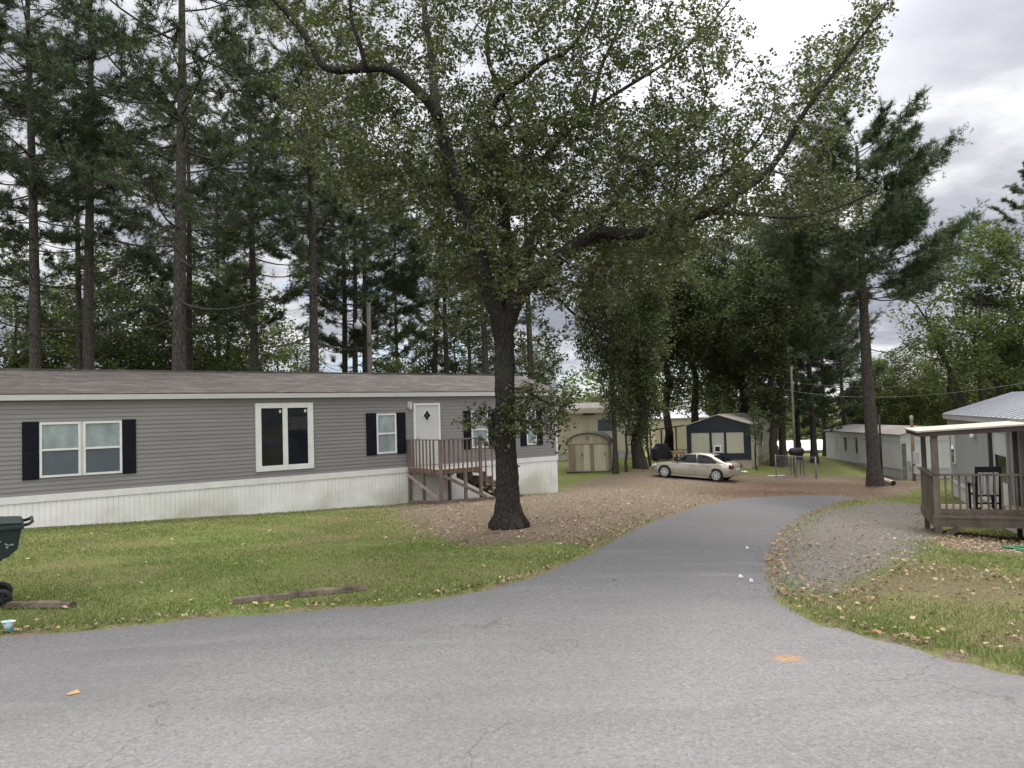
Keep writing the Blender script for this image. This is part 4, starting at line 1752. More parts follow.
# ------------------------------------------------------------------ car
def build_car():
    fw = P(664.6, 476.6, 42.6)
    rw_ = P(716, 482.4, 41.0)
    f2 = np.array([fw[0], fw[1], gz(fw[0], fw[1])])
    r2 = np.array([rw_[0], rw_[1], gz(rw_[0], rw_[1])])
    head = Vector(f2 - r2)
    flat = Vector((head.x, head.y, 0)).normalized()
    left = Vector((-flat.y, flat.x, 0))
    cx = Vector((f2 + r2) / 2) - left * .78
    # orientation from the terrain under the wheels
    fr = lambda s: Vector((cx.x + left.x * s, cx.y + left.y * s, gz(cx.x + left.x * s, cx.y + left.y * s)))
    lv = (fr(.8) - fr(-.8)).normalized()
    hv = head.normalized()
    up = hv.cross(lv).normalized()
    lv = up.cross(hv).normalized()
    mat = Matrix(((hv.x, lv.x, up.x), (hv.y, lv.y, up.y), (hv.z, lv.z, up.z)))
    root = thing('parked_car', 'champagne beige four door sedan parked on the leaf litter before the navy trailer', 'car', (cx.x, cx.y, (fr(0)).z - .01))
    root.rotation_euler = mat.to_euler()
    m_, nt, b = new_mat('champagne_car_paint')
    setin(b, Metallic=.45, Roughness=.32)
    b.inputs['Base Color'].default_value = (.40, .37, .305, 1)
    b.inputs['Coat Weight'].default_value = .6
    b.inputs['Coat Roughness'].default_value = .08
    dirt = ramp(nt, noise(nt, coords(nt), 2.2, 4), [(.4, (.40, .37, .305)), (.7, (.36, .33, .27))])
    nt.links.new(dirt, b.inputs['Base Color'])
    paint = m_
    st = np.array([  # x, halfw, zbot, ztop
        (2.30, .50, .34, .52), (2.26, .64, .27, .62), (2.16, .76, .22, .70), (1.95, .845, .20, .765), (1.6, .885, .19, .83), (1.2, .895, .19, .885), (.9, .90, .185, .93),
        (.5, .90, .18, .95), (0, .90, .18, .96), (-.6, .90, .18, .975), (-1.2, .895, .19, 1.0), (-1.7, .88, .20, 1.03), (-2.05, .845, .25, 1.03),
        (-2.22, .78, .30, .99), (-2.30, .70, .33, .86), (-2.33, .62, .36, .70)])
    from_t = np.linspace(0, len(st) - 1, 52)
    st = np.array([[np.interp(t, range(len(st)), st[:, k]) for k in range(4)] for t in from_t])

    def section(x, w, zb, zt):
        zm = zb + (zt - zb) * .60
        half = [(0, zt + .02), (.35 * w, zt + .016), (.68 * w, zt), (.86 * w, zt - .03), (.955 * w, zt - .10), (w, zm), (.995 * w, zb + (zt - zb) * .38), (.975 * w, zb + .12), (.92 * w, zb + .03), (.7 * w, zb), (0, zb)]
        full = half + [(-y, z) for y, z in half[-2:0:-1]]
        return [(x, y, z) for y, z in full]
    mb = MB()
    k = None
    for s in st:
        sec = section(*s)
        k = len(sec)
        mb.v.extend(sec)
    ns = len(st)
    for i in range(ns - 1):
        for j in range(k):
            j2 = (j + 1) % k
            mb.f.append((i * k + j, i * k + j2, (i + 1) * k + j2, (i + 1) * k + j))
    mb.f.append(tuple(range(k)))
    mb.f.append(tuple(range((ns - 1) * k, ns * k))[::-1])
    body = mb.build('body', paint, root, smooth=True)
    WX = (1.42, -1.47)
    cut = MB()
    for wx in WX:
        for s in (-1, 1):
            prof = [(0, s * .55), (.385, s * .55), (.385, s * 1.2), (0, s * 1.2)]
            cut.lathe(prof, (wx, 0, .335), 1, 28)
    cm = cut.build('wheel_well_cutter', paint, None)
    cm.matrix_world = Matrix.Identity(4)
    # boolean evaluated in local space (body parent transform ignored)
    tmp = body
    tmp.parent = None
    bo = tmp.modifiers.new('wells', 'BOOLEAN')
    bo.object = cm
    bo.operation = 'DIFFERENCE'
    bo.solver = 'EXACT'
    dg = bpy.context.evaluated_depsgraph_get()
    me = bpy.data.meshes.new_from_object(tmp.evaluated_get(dg))
    tmp.modifiers.clear()
    tmp.data = me
    tmp.parent = root
    bpy.data.objects.remove(cm)
    me.polygons.foreach_set('use_smooth', [True] * len(me.polygons))
    try:
        me.set_sharp_from_angle(angle=R(40))
    except Exception:
        pass
    # greenhouse
    prof = [(1.05, .90), (.95, .945), (.62, 1.16), (.30, 1.345), (.12, 1.40), (-.15, 1.435), (-.55, 1.445), (-.9, 1.42), (-1.15, 1.37), (-1.45, 1.235), (-1.75, 1.08), (-1.92, 1.02), (-2.0, .95)]

    def hw(z):
        return .83 - max(0, z - .93) * .47
    mb = MB()
    sec = []
    for x, z in prof:
        w = hw(z)
        sec.append([(x, w, .90), (x, hw((z + .9) / 2), (z + .9) / 2), (x, w * .985, z - .035 * min(1, (z - .9) * 4)), (x, w * .86, z), (x, 0, z + .015), (x, -w * .86, z), (x, -w * .985, z - .035 * min(1, (z - .9) * 4)), (x, -hw((z + .9) / 2), (z + .9) / 2), (x, -w, .90)])
    k = 9
    for s in sec:
        mb.v.extend(s)
    for i in range(len(sec) - 1):
        for j in range(k - 1):
            mb.f.append((i * k + j, i * k + j + 1, (i + 1) * k + j + 1, (i + 1) * k + j))
    mb.build('roof', paint, root, smooth=True)
    gl = pm('car_glass', (.006, .007, .012), (.006, .007, .012), 1, .03, spec=.22)
    for s in (-1, 1):
        for poly in ([(.80, .99), (.30, 1.30), (.10, 1.355), (-.28, 1.375), (-.32, .985)], [(-.40, .985), (-.36, 1.378), (-.80, 1.36), (-1.08, 1.29), (-1.42, 1.09), (-1.40, 1.0)]):
            m = MB()
            vs = [(x, s * (hw(z) + .008 + (.012 if .95 < z < 1.3 else .004)), z) for x, z in poly]
            vs2 = [(x, s * (hw(z) - .02), z) for x, z in poly]
            n = len(poly)
            m.add(vs + vs2, [tuple(range(n)), tuple(range(n, 2 * n))[::-1]] + [(i, (i + 1) % n, n + (i + 1) % n, n + i) for i in range(n)])
            m.build('side_window', gl, root)
    for nm, (x0, z0, x1, z1) in (('windscreen', (.93, .965, .33, 1.335)), ('rear_window', (-1.22, 1.345, -1.82, 1.055))):
        m = MB()
        w0, w1 = hw(z0) * .90, hw(z1) * .86
        ofs = .022
        m.add([(x0, -w0, z0 + ofs), (x0, w0, z0 + ofs), (x1, w1, z1 + ofs), (x1, -w1, z1 + ofs), (x0, -w0, z0 - .02), (x0, w0, z0 - .02), (x1, w1, z1 - .02), (x1, -w1, z1 - .02)],
              [(0, 1, 2, 3), (7, 6, 5, 4), (0, 4, 5, 1), (1, 5, 6, 2), (2, 6, 7, 3), (3, 7, 4, 0)])
        m.build(nm, gl, root)
    # doors: thin shut lines and proud handles
    for s in (-1, 1):
        for (xa, xb) in ((-.36, .86), (-1.22, -.40)):
            m = MB()
            for x in np.linspace(xa, xb, 8)[:-1]:
                x2 = x + (xb - xa) / 7
                vs = []
                for xx in (x, x2):
                    i = np.interp(-xx, -st[:, 0], range(ns))
                    w = np.interp(i, range(ns), st[:, 1])
                    zb = np.interp(i, range(ns), st[:, 2])
                    zt = np.interp(i, range(ns), st[:, 3])
                    zm = zb + (zt - zb) * .60
                    for yy, zz in ((.955 * w, zt - .10), (w, zm), (.995 * w, zb + (zt - zb) * .38), (.978 * w, zb + .13)):
                        vs.append((xx, s * (yy + .007), zz))
                m.add(vs, [(q, q + 1, q + 5, q + 4) for q in range(3)])
            dr = m.build('door', paint, root, smooth=True)
            m = MB()
            m.tube([(xa + .10, s * .905, .80), (xa + .12, s * .925, .805), (xa + .28, s * .925, .805), (xa + .30, s * .905, .80)], .016, 6)
            m.build('handle', paint, dr, smooth=True)
        m = MB()
        m.prism([(.62, .96), (.80, .97), (.80, 1.07), (.66, 1.09)], 1, min(s * .86, s * 1.04), max(s * .86, s * 1.04))
        m.build('wing_mirror', M['black_metal'], root, bevel=.02)
        m = MB()
        m.prism([(2.25, .56), (2.02, .60), (1.92, .70), (2.06, .735), (2.19, .70)], 1, min(s * .60, s * .835), max(s * .60, s * .835))
        m.build('headlight', pm('clear_lamp', (.6, .6, .6), (.5, .5, .5), 3, .1, spec=.8), root, bevel=.02)
        m = MB()
        m.prism([(-2.10, .72), (-2.34, .72), (-2.31, .92), (-2.14, .96)], 1, min(s * .56, s * .825), max(s * .56, s * .825))
        m.build('tail_light', pm('red_lamp', (.10, .008, .008), (.07, .006, .006), 3, .15, spec=.6), root, bevel=.02)
        m = MB()
        for x in np.linspace(1.0, -1.05, 2)[:1]:
            m.box(-1.03, 1.0, min(s * .80, s * .90), max(s * .80, s * .90), .17, .225)
        m.build('rocker_trim', paint, root)
    tyre = pm('tyre_rubber', (.014, .014, .014), (.022, .021, .02), 6, .8)
    alloy = pm('alloy_rim', (.55, .55, .56), (.48, .48, .49), 4, .3, metal=.5)
    for wx in WX:
        for s in (-1, 1):
            m = MB()
            m.lathe([(.215, -.10), (.30, -.105), (.328, -.09), (.335, -.05), (.335, .05), (.328, .09), (.30, .105), (.215, .10)], (wx, s * .79, .335), 1, 28)
            wl_ = m.build('wheel', tyre, root, smooth=True)
            m = MB()
            m.lathe([(.0, s * .02), (.19, s * .03), (.20, s * .098), (.226, s * .10)], (wx, s * .79, .335), 1, 28)
            m.build('hub_well', M['black_metal'], wl_, smooth=True)
            m = MB()
            for k_ in range(7):
                a = 2 * math.pi * k_ / 7
                m.bar((wx, s * .875, .335), (wx + .20 * math.cos(a), s * .88, .335 + .20 * math.sin(a)), .075, .03, (0, 1, 0))
            m.lathe([(.195, s * .09), (.232, s * .09), (.232, s * .108), (.195, s * .108)], (wx, s * .79, .335), 1, 28)
            m.lathe([(0, s * .105), (.05, s * .105), (.055, s * .07)], (wx, s * .79, .335), 1, 16)
            m.build('rim', alloy, wl_)
    m = MB()
    m.box(-2.345, -2.31, -.26, .26, .62, .74)
    m.build('licence_plate', M['white'], root)
    m = MB()
    m.box(2.24, 2.305, -.40, .40, .36, .50)
    m.build('grille', M['black_metal'], root)


build_car()


# ------------------------------------------------------------------ wheelie bin
def build_bin():
    Y = 8.95
    wc = P(1, 599.5, Y)
    gzz = gz(wc[0], wc[1])
    root = thing('wheelie_bin', 'dark green wheelie bin with lid and black wheels at the left edge of the lawn', 'bin', (wc[0] + .06 - .62 * math.cos(R(33)) - .34 * .55, wc[1] - .62 * math.sin(R(33)) + .34 * .83, gzz - .02), R(33))
    root.scale = (.92, .92, .93)
    g_ = pm('dark_green_plastic', (.012, .022, .020), (.018, .030, .027), 3, .45, spec=.35)
    bk = pm('black_plastic', (.010, .010, .011), (.017, .017, .018), 5, .5)
    S = .92
    o = .62      # x of the axle in local coordinates
    # body: side profile (x right = handle side), from the photograph's outline
    prof = [(-.26 + .02, .05), (o - .14, .10), (o - .13, .12), (o - .04, .16)]
    prof = [(-.22, .06), (.46, .06), (.52, .20), (.60, .58), (.64, .62), (.70, .64), (.80, .73), (.845, .99), (.845, 1.0), (-.36, 1.0)]
    m = MB()
    hw_ = .33

    def w(z):
        return .24 + .11 * z
    n = len(prof)
    vs = [(x, -w(z), z) for x, z in prof] + [(x, w(z), z) for x, z in prof]
    fs = [tuple(range(n)), tuple(range(n, 2 * n))[::-1]] + [(i, (i + 1) % n, n + (i + 1) % n, n + i) for i in range(n)]
    m.add(vs, fs)
    m.build('body', g_, root, bevel=.02)
    m = MB()
    m.prism([(-.40, .985), (.87, .985), (.87, 1.045), (-.40, 1.045)], 1, -.40, .40)
    m.prism([(-.43, 1.047), (.86, 1.047), (.84, 1.075), (.55, 1.095), (.45, 1.13), (-.2, 1.14), (-.40, 1.09)], 1, -.41, .41)
    m.build('lid', g_, root, bevel=.012)
    m = MB()
    m.tube([(.86, -.30, 1.02), (.93, -.30, 1.035), (.96, -.26, 1.06), (.96, .26, 1.06), (.93, .30, 1.035), (.86, .30, 1.02)], .02, 8)
    m.build('handle', bk, root, smooth=True)
    m = MB()
    m.tube([(o, -.29, .125), (o, .29, .125)], .014, 8)
    m.bar((.45, -.2, .13), (.64, -.2, .13), .05, .07)
    m.bar((.45, .2, .13), (.64, .2, .13), .05, .07)
    m.build('axle', bk, root)
    for s in (-1, 1):
        m = MB()
        m.lathe([(.085, s * -.035), (.118, s * -.03), (.127, s * -.015), (.127, s * .03), (.118, s * .04), (.088, s * .04)], (o, s * .29, .125), 1, 24)
        wh = m.build('wheel', bk, root, smooth=True)
        m = MB()
        m.lathe([(0, s * .0), (.09, s * .0)], (o, s * .29, .125), 1, 20)
        for k in range(6):
            a = 2 * math.pi * k / 6 + .2
            m.bar((o, s * .315, .125), (o + .092 * math.cos(a), s * .315, .125 + .092 * math.sin(a)), .022, .03, (0, 1, 0))
        m.lathe([(0, s * .045), (.03, s * .045), (.03, 0)], (o, s * .29, .125), 1, 12)
        m.build('rim', bk, wh)
    # scrawled white paint marks on the near side
    mk = pm('chalky_white_paint', (.32, .38, .38), (.10, .14, .14), 22, .7)
    m = MB()

    def stroke(pts):
        for a, b in zip(pts[:-1], pts[1:]):
            ya = -w(a[1]) - .004
            yb = -w(b[1]) - .004
            m.bar((a[0], ya, a[1]), (b[0], yb, b[1]), .017, .004, (0, 1, 0))
    stroke([(.50, .80), (.575, .875), (.60, .90), (.60, .81)])
    stroke([(.53, .835), (.625, .845)])
    stroke([(.665, .815), (.70, .79), (.76, .795)])
    stroke([(.675, .77), (.70, .76)])
    m.build('painted_mark', mk, root)


build_bin()


# ------------------------------------------------------------------ landscape timbers, cup, small litter
def timber(p0, p1, label, w=.11):
    a = G(*p0)
    b = G(*p1)
    m = MB()
    n = 9
    pts = []
    for i in range(n):
        t = i / (n - 1)
        x, y = a[0] + (b[0] - a[0]) * t, a[1] + (b[1] - a[1]) * t
        pts.append((x, y, gz(x, y) + .012 + RNG.uniform(-.006, .006)))
    m.tube(pts, [w * .55 * (1 + RNG.uniform(-.10, .10)) for _ in range(n)], 8, jit=.10, rng=random.Random(3))
    o = m.build('landscape_timber', M['timber'], None)
    tag(o, label, 'timber', 'old landscape timbers along the lawn edge')


M['timber'] = pm('rotting_timber', (.155, .12, .095), (.055, .042, .034), 6, .95, (1, 1, 1), .5, .1)
timber((-14, 607), (73, 607.5), 'short dark rotting timber half hidden behind the bin wheel')
timber((233, 604), (367, 590), 'long weathered grey timber lying in the grass by the road')


def build_cup():
    p = G(8.5, 632)
    root = thing('paper_cup', 'crushed white and blue paper cup on the road edge', 'cup', (p[0], p[1], p[2] + .012))
    m = MB()
    m.lathe([(.034, 0), (.036, .002), (.050, .088), (.053, .092), (.050, .094), (.046, .086), (.033, .006), (0, .005)], (0, 0, 0), 2, 20)
    m.v = [(x * (1.0 + .25 * z / .09), y * .75, z + .006 * math.sin(9 * x / .05)) for x, y, z in m.v]
    mm_, nt, b = new_mat('printed_paper')
    v = coords(nt)
    c = ramp(nt, noise(nt, v, 24, 2), [(.44, (.66, .72, .74)), (.52, (.12, .46, .62)), (.62, (.10, .40, .52))])
    nt.links.new(c, b.inputs['Base Color'])
    setin(b, Roughness=.5)
    m.build('cup', mm_, root, smooth=True)
    m = MB()
    m.tube([(.055 * math.cos(a) * 1.25, .055 * math.sin(a) * .75, .093) for a in np.linspace(0, 2 * math.pi, 18)], .004, 5, cap=False)
    m.build('rim', M['white'], root, smooth=True)


build_cup()

for (px, py, sz, lab) in ((747.5, 549.3, .034, 'white scrap of litter on the drive, the farthest of the three'), (741, 578.6, .040, 'flat white scrap of litter on the drive, left of its neighbour'), (751.5, 582.8, .034, 'white scrap of litter on the drive, nearest to the gravel edge')):
    p = G(px, py)
    m = MB()
    vs = []
    for k in range(7):
        a = k * 2 * math.pi / 7
        r = sz * (.6 + .5 * ((k * 37) % 5) / 5)
        vs.append((p[0] + r * math.cos(a), p[1] + .7 * r * math.sin(a), p[2] + .014))
    n = len(vs)
    vs2 = [(x, y, z + .008 + .012 * ((i * 13) % 3)) for i, (x, y, z) in enumerate(vs)]
    m.add(vs + vs2 + [(p[0], p[1], p[2] + .036)], [(i, (i + 1) % n, n + (i + 1) % n, n + i) for i in range(n)] + [(n + i, n + (i + 1) % n, 2 * n) for i in range(n)])
    o = m.build('paper_scrap', M['white'], None)
    tag(o, lab, 'litter', 'white litter on the drive')
p = G(72.5, 696)
m = MB()
m.add([(p[0] - .045, p[1], p[2] + .016), (p[0] - .01, p[1] - .03, p[2] + .02), (p[0] + .05, p[1] + .01, p[2] + .018), (p[0] + .01, p[1] + .045, p[2] + .034)], [(0, 1, 2, 3)])
m.add([(p[0] - .045, p[1], p[2] + .012), (p[0] - .01, p[1] - .03, p[2] + .016), (p[0] + .05, p[1] + .01, p[2] + .014), (p[0] + .01, p[1] + .045, p[2] + .03)], [(3, 2, 1, 0)])
o = m.build('fallen_leaf', pm('tan_leaf', (.36, .24, .11), (.28, .18, .08), 8, .8), None)
tag(o, 'single tan leaf lying alone on the near road at left', 'leaf')


# ------------------------------------------------------------------ poles, wires, fence, smoker, boards
M['wire'] = pm('weathered_wire', (.22, .22, .22), (.15, .15, .15), 5, .7, spec=.1)


def build_poles():
    fm = pm('dull_fence_wire', (.20, .20, .20), (.14, .14, .14), 5, .6)
    wd = pm('grey_pole_wood', (.16, .145, .125), (.10, .09, .075), 3, .9, (1, 1, .15), .2)
    # pole with security lamp behind the grey home
    p = P(370.5, 400, 40)
    b = gz(p[0], p[1])
    top = float(P(370.5, 303, 40)[2])
    root = thing('utility_pole', 'grey wooden pole with a security lamp behind the grey home', 'pole', (p[0], p[1], b))
    m = MB()
    m.tube([(0, 0, -.3), (0, 0, (top - b) * .5), (0, 0, top - b)], [.16, .14, .115], 12)
    m.build('pole', wd, root, smooth=True)
    zl = float(P(358, 326, 40)[2]) - b
    xl = float(P(358, 326, 40)[0] - p[0])
    m = MB()
    m.tube([(-.08, 0, zl - .05), (xl * .55, 0, zl + .22), (xl, 0, zl + .3)], .03, 6)
    m.build('lamp_arm', M['galv'], root)
    m = MB()
    m.lathe([(0, zl + .36), (.07, zl + .34), (.09, zl + .2), (.2, zl + .12), (.22, zl + .02), (.19, zl - .10), (.1, zl - .16), (0, zl - .17)], (xl, 0, 0), 2, 16)
    m.build('lamp_head', pm('milky_lamp', (.62, .62, .6), (.5, .5, .48), 3, .4), root, smooth=True)

    def pole(px, pyb, pyt, Y, r0, r1, label, mat, cap=None, extra=None):
        p = P(px, pyb, Y)
        b = gz(p[0], p[1])
        t = float(P(px, pyt, Y)[2]) - b
        root = thing('utility_pole', label, 'pole', (p[0], p[1], b))
        m = MB()
        m.tube([(0, 0, -.2), (0, 0, t)], [r0, r1], 10)
        m.build('pole', mat, root, smooth=True)
        if cap:
            m = MB()
            m.lathe([(0, t + .16), (.09, t + .13), (.11, t), (r1 + .01, t - .1)], (0, 0, 0), 2, 10)
            m.build('weather_head', M['galv'], root, smooth=True)
        if extra:
            m = MB()
            m.box(-.17, .17, -r0 - .22, -r0 - .004, 1.0, 1.7)
            m.box(-.12, .12, -r0 - .16, -r0 - .004, .45, .9)
            m.build('meter_box', M['galv'], root)
        return Vector((p[0], p[1], b + t))
    pole(882, 475, 415, 46.5, .07, .06, 'thin dark steel pole standing before the dingy white trailer', M['black_metal'])
    pole(914.6, 482, 418, 44, .10, .085, 'brown wooden service pole with meter box beside the dingy white trailer', pm('brown_pole', (.22, .15, .09), (.15, .10, .06), 3, .85, (1, 1, .2)), True, True)
    e = pole(794.8, 450, 366, 50, .08, .065, 'slim grey wooden pole carrying wires among the pines', wd)
    # overhead wires
    for k, (a, b, lab) in enumerate(((P(783, 389.5, 50.5), P(1075, 373.5, 30), 'pale overhead wire sagging from the pines to the right edge'),
                                     (P(783, 382, 50.5), P(960, 384.5, 44), 'thin upper overhead wire crossing behind the leaning pine'))):
        a, b = Vector(a), Vector(b)
        m = MB()
        m.tube([a.lerp(b, t) - Vector((0, 0, 1)) * (.7 * 4 * t * (1 - t) * (1 if k == 0 else .3)) for t in np.linspace(0, 1, 24)],   .011 if k == 0 else .008, 5)
        o = m.build('overhead_wire', M['wire'], None, smooth=True)
        tag(o, lab, 'wire', 'overhead wires')
    # barrel smoker on legs
    p = G(797, 464)
    p = P(797, 463, 47.5)
    b = gz(p[0], p[1])
    root = thing('barrel_smoker', 'black barrel smoker on thin legs behind the chain link fence', 'grill', (p[0], p[1], b), .15)
    zc = float(P(797, 451.5, 47.5)[2]) - b
    m = MB()
    m.lathe([(0, -.46), (.16, -.45), (.225, -.38), (.235, -.1), (.235, .3), (.21, .40), (.13, .45), (0, .46)], (0, 0, zc), 0, 18)
    m.build('barrel', M['black_metal'], root, smooth=True)
    for sx in (-.3, .3):
        for sy in (-.15, .15):
            m = MB()
            m.bar((sx * 1.1, sy * 1.3, -.05), (sx, sy, zc - .15), .035)
            m.build('leg', M['black_metal'], root)
    m = MB()
    m.tube([(.3, 0, zc + .2), (.3, 0, zc + .55)], .05, 8)
    m.build('chimney', M['black_metal'], root)
    # chain link fence
    a = P(776, 470, 45.5)
    c = P(816, 473, 45.0)
    a[2] = gz(a[0], a[1])
    c[2] = gz(c[0], c[1])
    root = thing('chain_link_fence', 'short run of grey chain link fence beneath the pines', 'fence', tuple(a), math.atan2(c[1] - a[1], c[0] - a[0]))
    L = float(np.hypot(*(c - a)[:2]))
    dz = float(c[2] - a[2])
    Hf = 1.25
    for t in (0, .5, 1):
        m = MB()
        m.tube([(L * t, 0, dz * t - .1), (L * t, 0, dz * t + Hf + .06)], .045 if t == 1 else .03, 8)
        m.build('post', fm, root, smooth=True)
    m = MB()
    m.tube([(0, 0, Hf), (L, 0, dz + Hf)], .02, 6)
    m.build('top_rail', fm, root, smooth=True)
    m = MB()
    s = .11
    k = -int(Hf / s)
    while k * s < L:
        for sg in (0, 1):
            x0 = k * s
            pts = []
            for q in np.linspace(0, Hf, 3):
                x = x0 + (q if sg == 0 else Hf - q)
                pts.append((x, q))
            pts = [(x, q) for x, q in pts if -.01 <= x <= L + .01]
            if len(pts) > 1:
                m.bar((pts[0][0], 0, pts[0][1] + .02 + dz * pts[0][0] / L), (pts[-1][0], 0, pts[-1][1] + .02 + dz * pts[-1][0] / L), .007)
        k += 1
    m.build('mesh', fm, root)
    # pale boards and bags lying in the grass
    for (px, py, Y, sx, sy, h, rz, lab) in ((776, 469.5, 45.8, .48, .12, .05, -.25, 'white board lying in the grass near the chain link fence'),
                                            (738, 469.8, 46.5, .3, .2, .16, .2, 'crumpled white bag on the ground behind the car, nearest the car'),
                                            (745, 469.2, 46.8, .22, .16, .13, .8, 'small white bag on the ground by the navy trailer corner')):
        p = P(px, py, Y)
        m = MB()
        if h < .1:
            m.box(-sx, sx, -sy, sy, 0, h)
            m.box(-sx - .35, -sx + .1, -sy + .25, sy + .22, 0, h * .8)
            o = m.build('white_board', M['white'], None, bevel=.01)
            cat = 'board'
        else:
            rg = random.Random(int(px))
            for i in range(7):
                zz = h * i / 6
                rr = math.sin(math.pi * (.12 + .84 * i / 6))
                m.v += [(sx * rr * math.cos(t) * rg.uniform(.75, 1.1), sy * rr * math.sin(t) * rg.uniform(.75, 1.1), zz) for t in np.linspace(0, 2 * math.pi, 10, endpoint=False)]
            for i in range(6):
                for k in range(10):
                    m.f.append((i * 10 + k, i * 10 + (k + 1) % 10, (i + 1) * 10 + (k + 1) % 10, (i + 1) * 10 + k))
            m.f.append(tuple(range(60, 70)))
            o = m.build('plastic_bag', M['white'], None)
            cat = 'bag'
        o.location = (p[0], p[1], gz(p[0], p[1]) + .005)
        o.rotation_euler = (0, 0, rz)
        tag(o, lab, cat)
    # cut log beside the leaning pine
    a = P(878, 477.5, 37.5)
    c = P(893.5, 485.5, 35.2)
    m = MB()
    pa = Vector((a[0], a[1], gz(a[0], a[1]) + .30))
    pc = Vector((c[0], c[1], gz(c[0], c[1]) + .13))
    m.tube([pa.lerp(pc, t) for t in np.linspace(0, 1, 6)], [.115, .12, .118, .122, .12, .118], 12, cap=False)
    m.tube([pa.lerp(pc, .02), pa.lerp(pc, .05)], .09, 12)
    o_ = m.build('drain_pipe', pm('pale_tan_pipe', (.42, .34, .27), (.34, .27, .21), 3, .7), None, smooth=True)
    tag(o_, 'pale tan pipe lying on the ground against the leaning pine base', 'pipe')
    m = MB()
    m.tube([pa.lerp(pc, .985), pa.lerp(pc, .988)], .11, 12)
    e_ = m.build('open_end', M['dark_void'], o_)


build_poles()

# ------------------------------------------------------------------ trees
def rand_unit(n, rng):
    v = rng.normal(0, 1, (n, 3))
    return v / np.linalg.norm(v, axis=1, keepdims=True)


def frustums(A, B, ra, rb, sides=4):
    """separate tapered twigs, vectorised"""
    A, B = np.asarray(A, float), np.asarray(B, float)
    d = B - A
    L = np.linalg.norm(d, axis=1, keepdims=True) + 1e-9
    d = d / L
    h = np.where(np.abs(d[:, 2:3]) > .9, np.array([[1., 0, 0]]), np.array([[0, 0, 1.]]))
    s = np.cross(d, h)
    s /= np.linalg.norm(s, axis=1, keepdims=True) + 1e-9
    t = np.cross(d, s)
    vs = []
    for P_, r in ((A - d * np.asarray(ra)[:, None] * .5, ra), (B, rb)):
        for k in range(sides):
            a = 2 * math.pi * k / sides
            vs.append(P_ + (s * math.cos(a) + t * math.sin(a)) * np.asarray(r)[:, None])
    V = np.stack(vs, 1).reshape(-1, 3)
    n = len(A)
    o = (np.arange(n) * 2 * sides)[:, None]
    f = []
    for k in range(sides):
        k2 = (k + 1) % sides
        f.append(np.concatenate([o + k, o + k2, o + sides + k2, o + sides + k], 1))
    return V, np.stack(f, 1).reshape(-1, 4)


def grow(nodes, targets, rng, seg=.4, droop=.0, order_noise=.2):
    """attach every target point to the nearest part of the skeleton with a bent twig; returns node list and parents"""
    pos = np.zeros((len(nodes) + len(targets) * 14, 3))
    par = -np.ones(len(pos), int)
    n = len(nodes)
    for i, (p, q) in enumerate(nodes):
        pos[i] = p
        par[i] = q
    dmin = np.array([np.min(np.linalg.norm(pos[:n] - t, axis=1)) for t in targets])
    order = np.argsort(dmin * (1 + rng.uniform(-order_noise, order_noise, len(dmin))))
    ends = []
    for ti in order:
        t = targets[ti]
        dd = pos[:n] - t
        cost = np.einsum('ij,ij->i', dd, dd)
        j = int(np.argmin(cost + np.where(dd[:, 2] > .2, cost * .25, 0)))
        a = pos[j]
        L = math.sqrt(cost[j])
        k = max(1, min(int(L / seg), 10))
        bend = rng.normal(0, .10, 3) * L + np.array([0, 0, .10 * L - droop * L])
        prev = j
        for i in range(1, k + 1):
            s = i / k
            q = a + (t - a) * s + bend * (4 * s * (1 - s)) + rng.normal(0, .03, 3) * min(L, 1) * (s < 1)
            pos[n] = q
            par[n] = prev
            prev = n
            n += 1
        ends.append(prev)
    return pos[:n], par[:n], np.array(ends)


def radii(pos, par, n_fixed, r_tip=.006, power=.46, rmax=.2):
    cnt = np.zeros(len(pos))
    leaf = np.ones(len(pos), bool)
    leaf[par[par >= 0]] = False
    cnt[leaf] = 1
    for i in range(len(pos) - 1, n_fixed - 1, -1):
        if par[i] >= 0:
            cnt[par[i]] += cnt[i]
    return np.minimum(r_tip * np.maximum(cnt, 1) ** power, rmax)


def leaf_quads(centers, normals, size, aspect, rng, jitter=.35, dirs=None):
    """diamond leaves; returns verts, faces"""
    n = len(centers)
    nr = normals
    d = rand_unit(n, rng) if dirs is None else dirs
    d = d - nr * np.einsum('ij,ij->i', d, nr)[:, None]
    d /= np.linalg.norm(d, axis=1, keepdims=True) + 1e-9
    s = np.cross(nr, d)
    L = (size * (1 + rng.uniform(-jitter, jitter, n)))[:, None]
    W = L * aspect
    c = centers
    V = np.stack([c - d * L * .5, c + s * W * .5 + d * L * .06 + nr * L * .06, c + d * L * .5, c - s * W * .5 + d * L * .06 + nr * L * .06], 1).reshape(-1, 3)
    Fq = np.arange(4 * n).reshape(n, 4)
    return V, Fq


def tints(n, palette, rng, sd=.14, per=4):
    pal = np.array(palette)
    w = pal[:, 3] / pal[:, 3].sum()
    c = pal[rng.choice(len(pal), n, p=w), :3] * (1 + rng.normal(0, sd, (n, 1)))
    return np.repeat(np.clip(c, .002, 1), per, 0)


def clump_leaves(cents, per, rad, size, aspect, rng, flat=.75, up=.55):
    n = len(cents) * per
    off = rand_unit(n, rng) * (rng.uniform(0, 1, n) ** .45)[:, None] * rad
    off[:, 2] *= flat
    c = np.repeat(cents, per, 0) + off
    nr = rand_unit(n, rng)
    nr[:, 2] = np.abs(nr[:, 2]) + up
    nr /= np.linalg.norm(nr, axis=1, keepdims=True)
    return c, nr


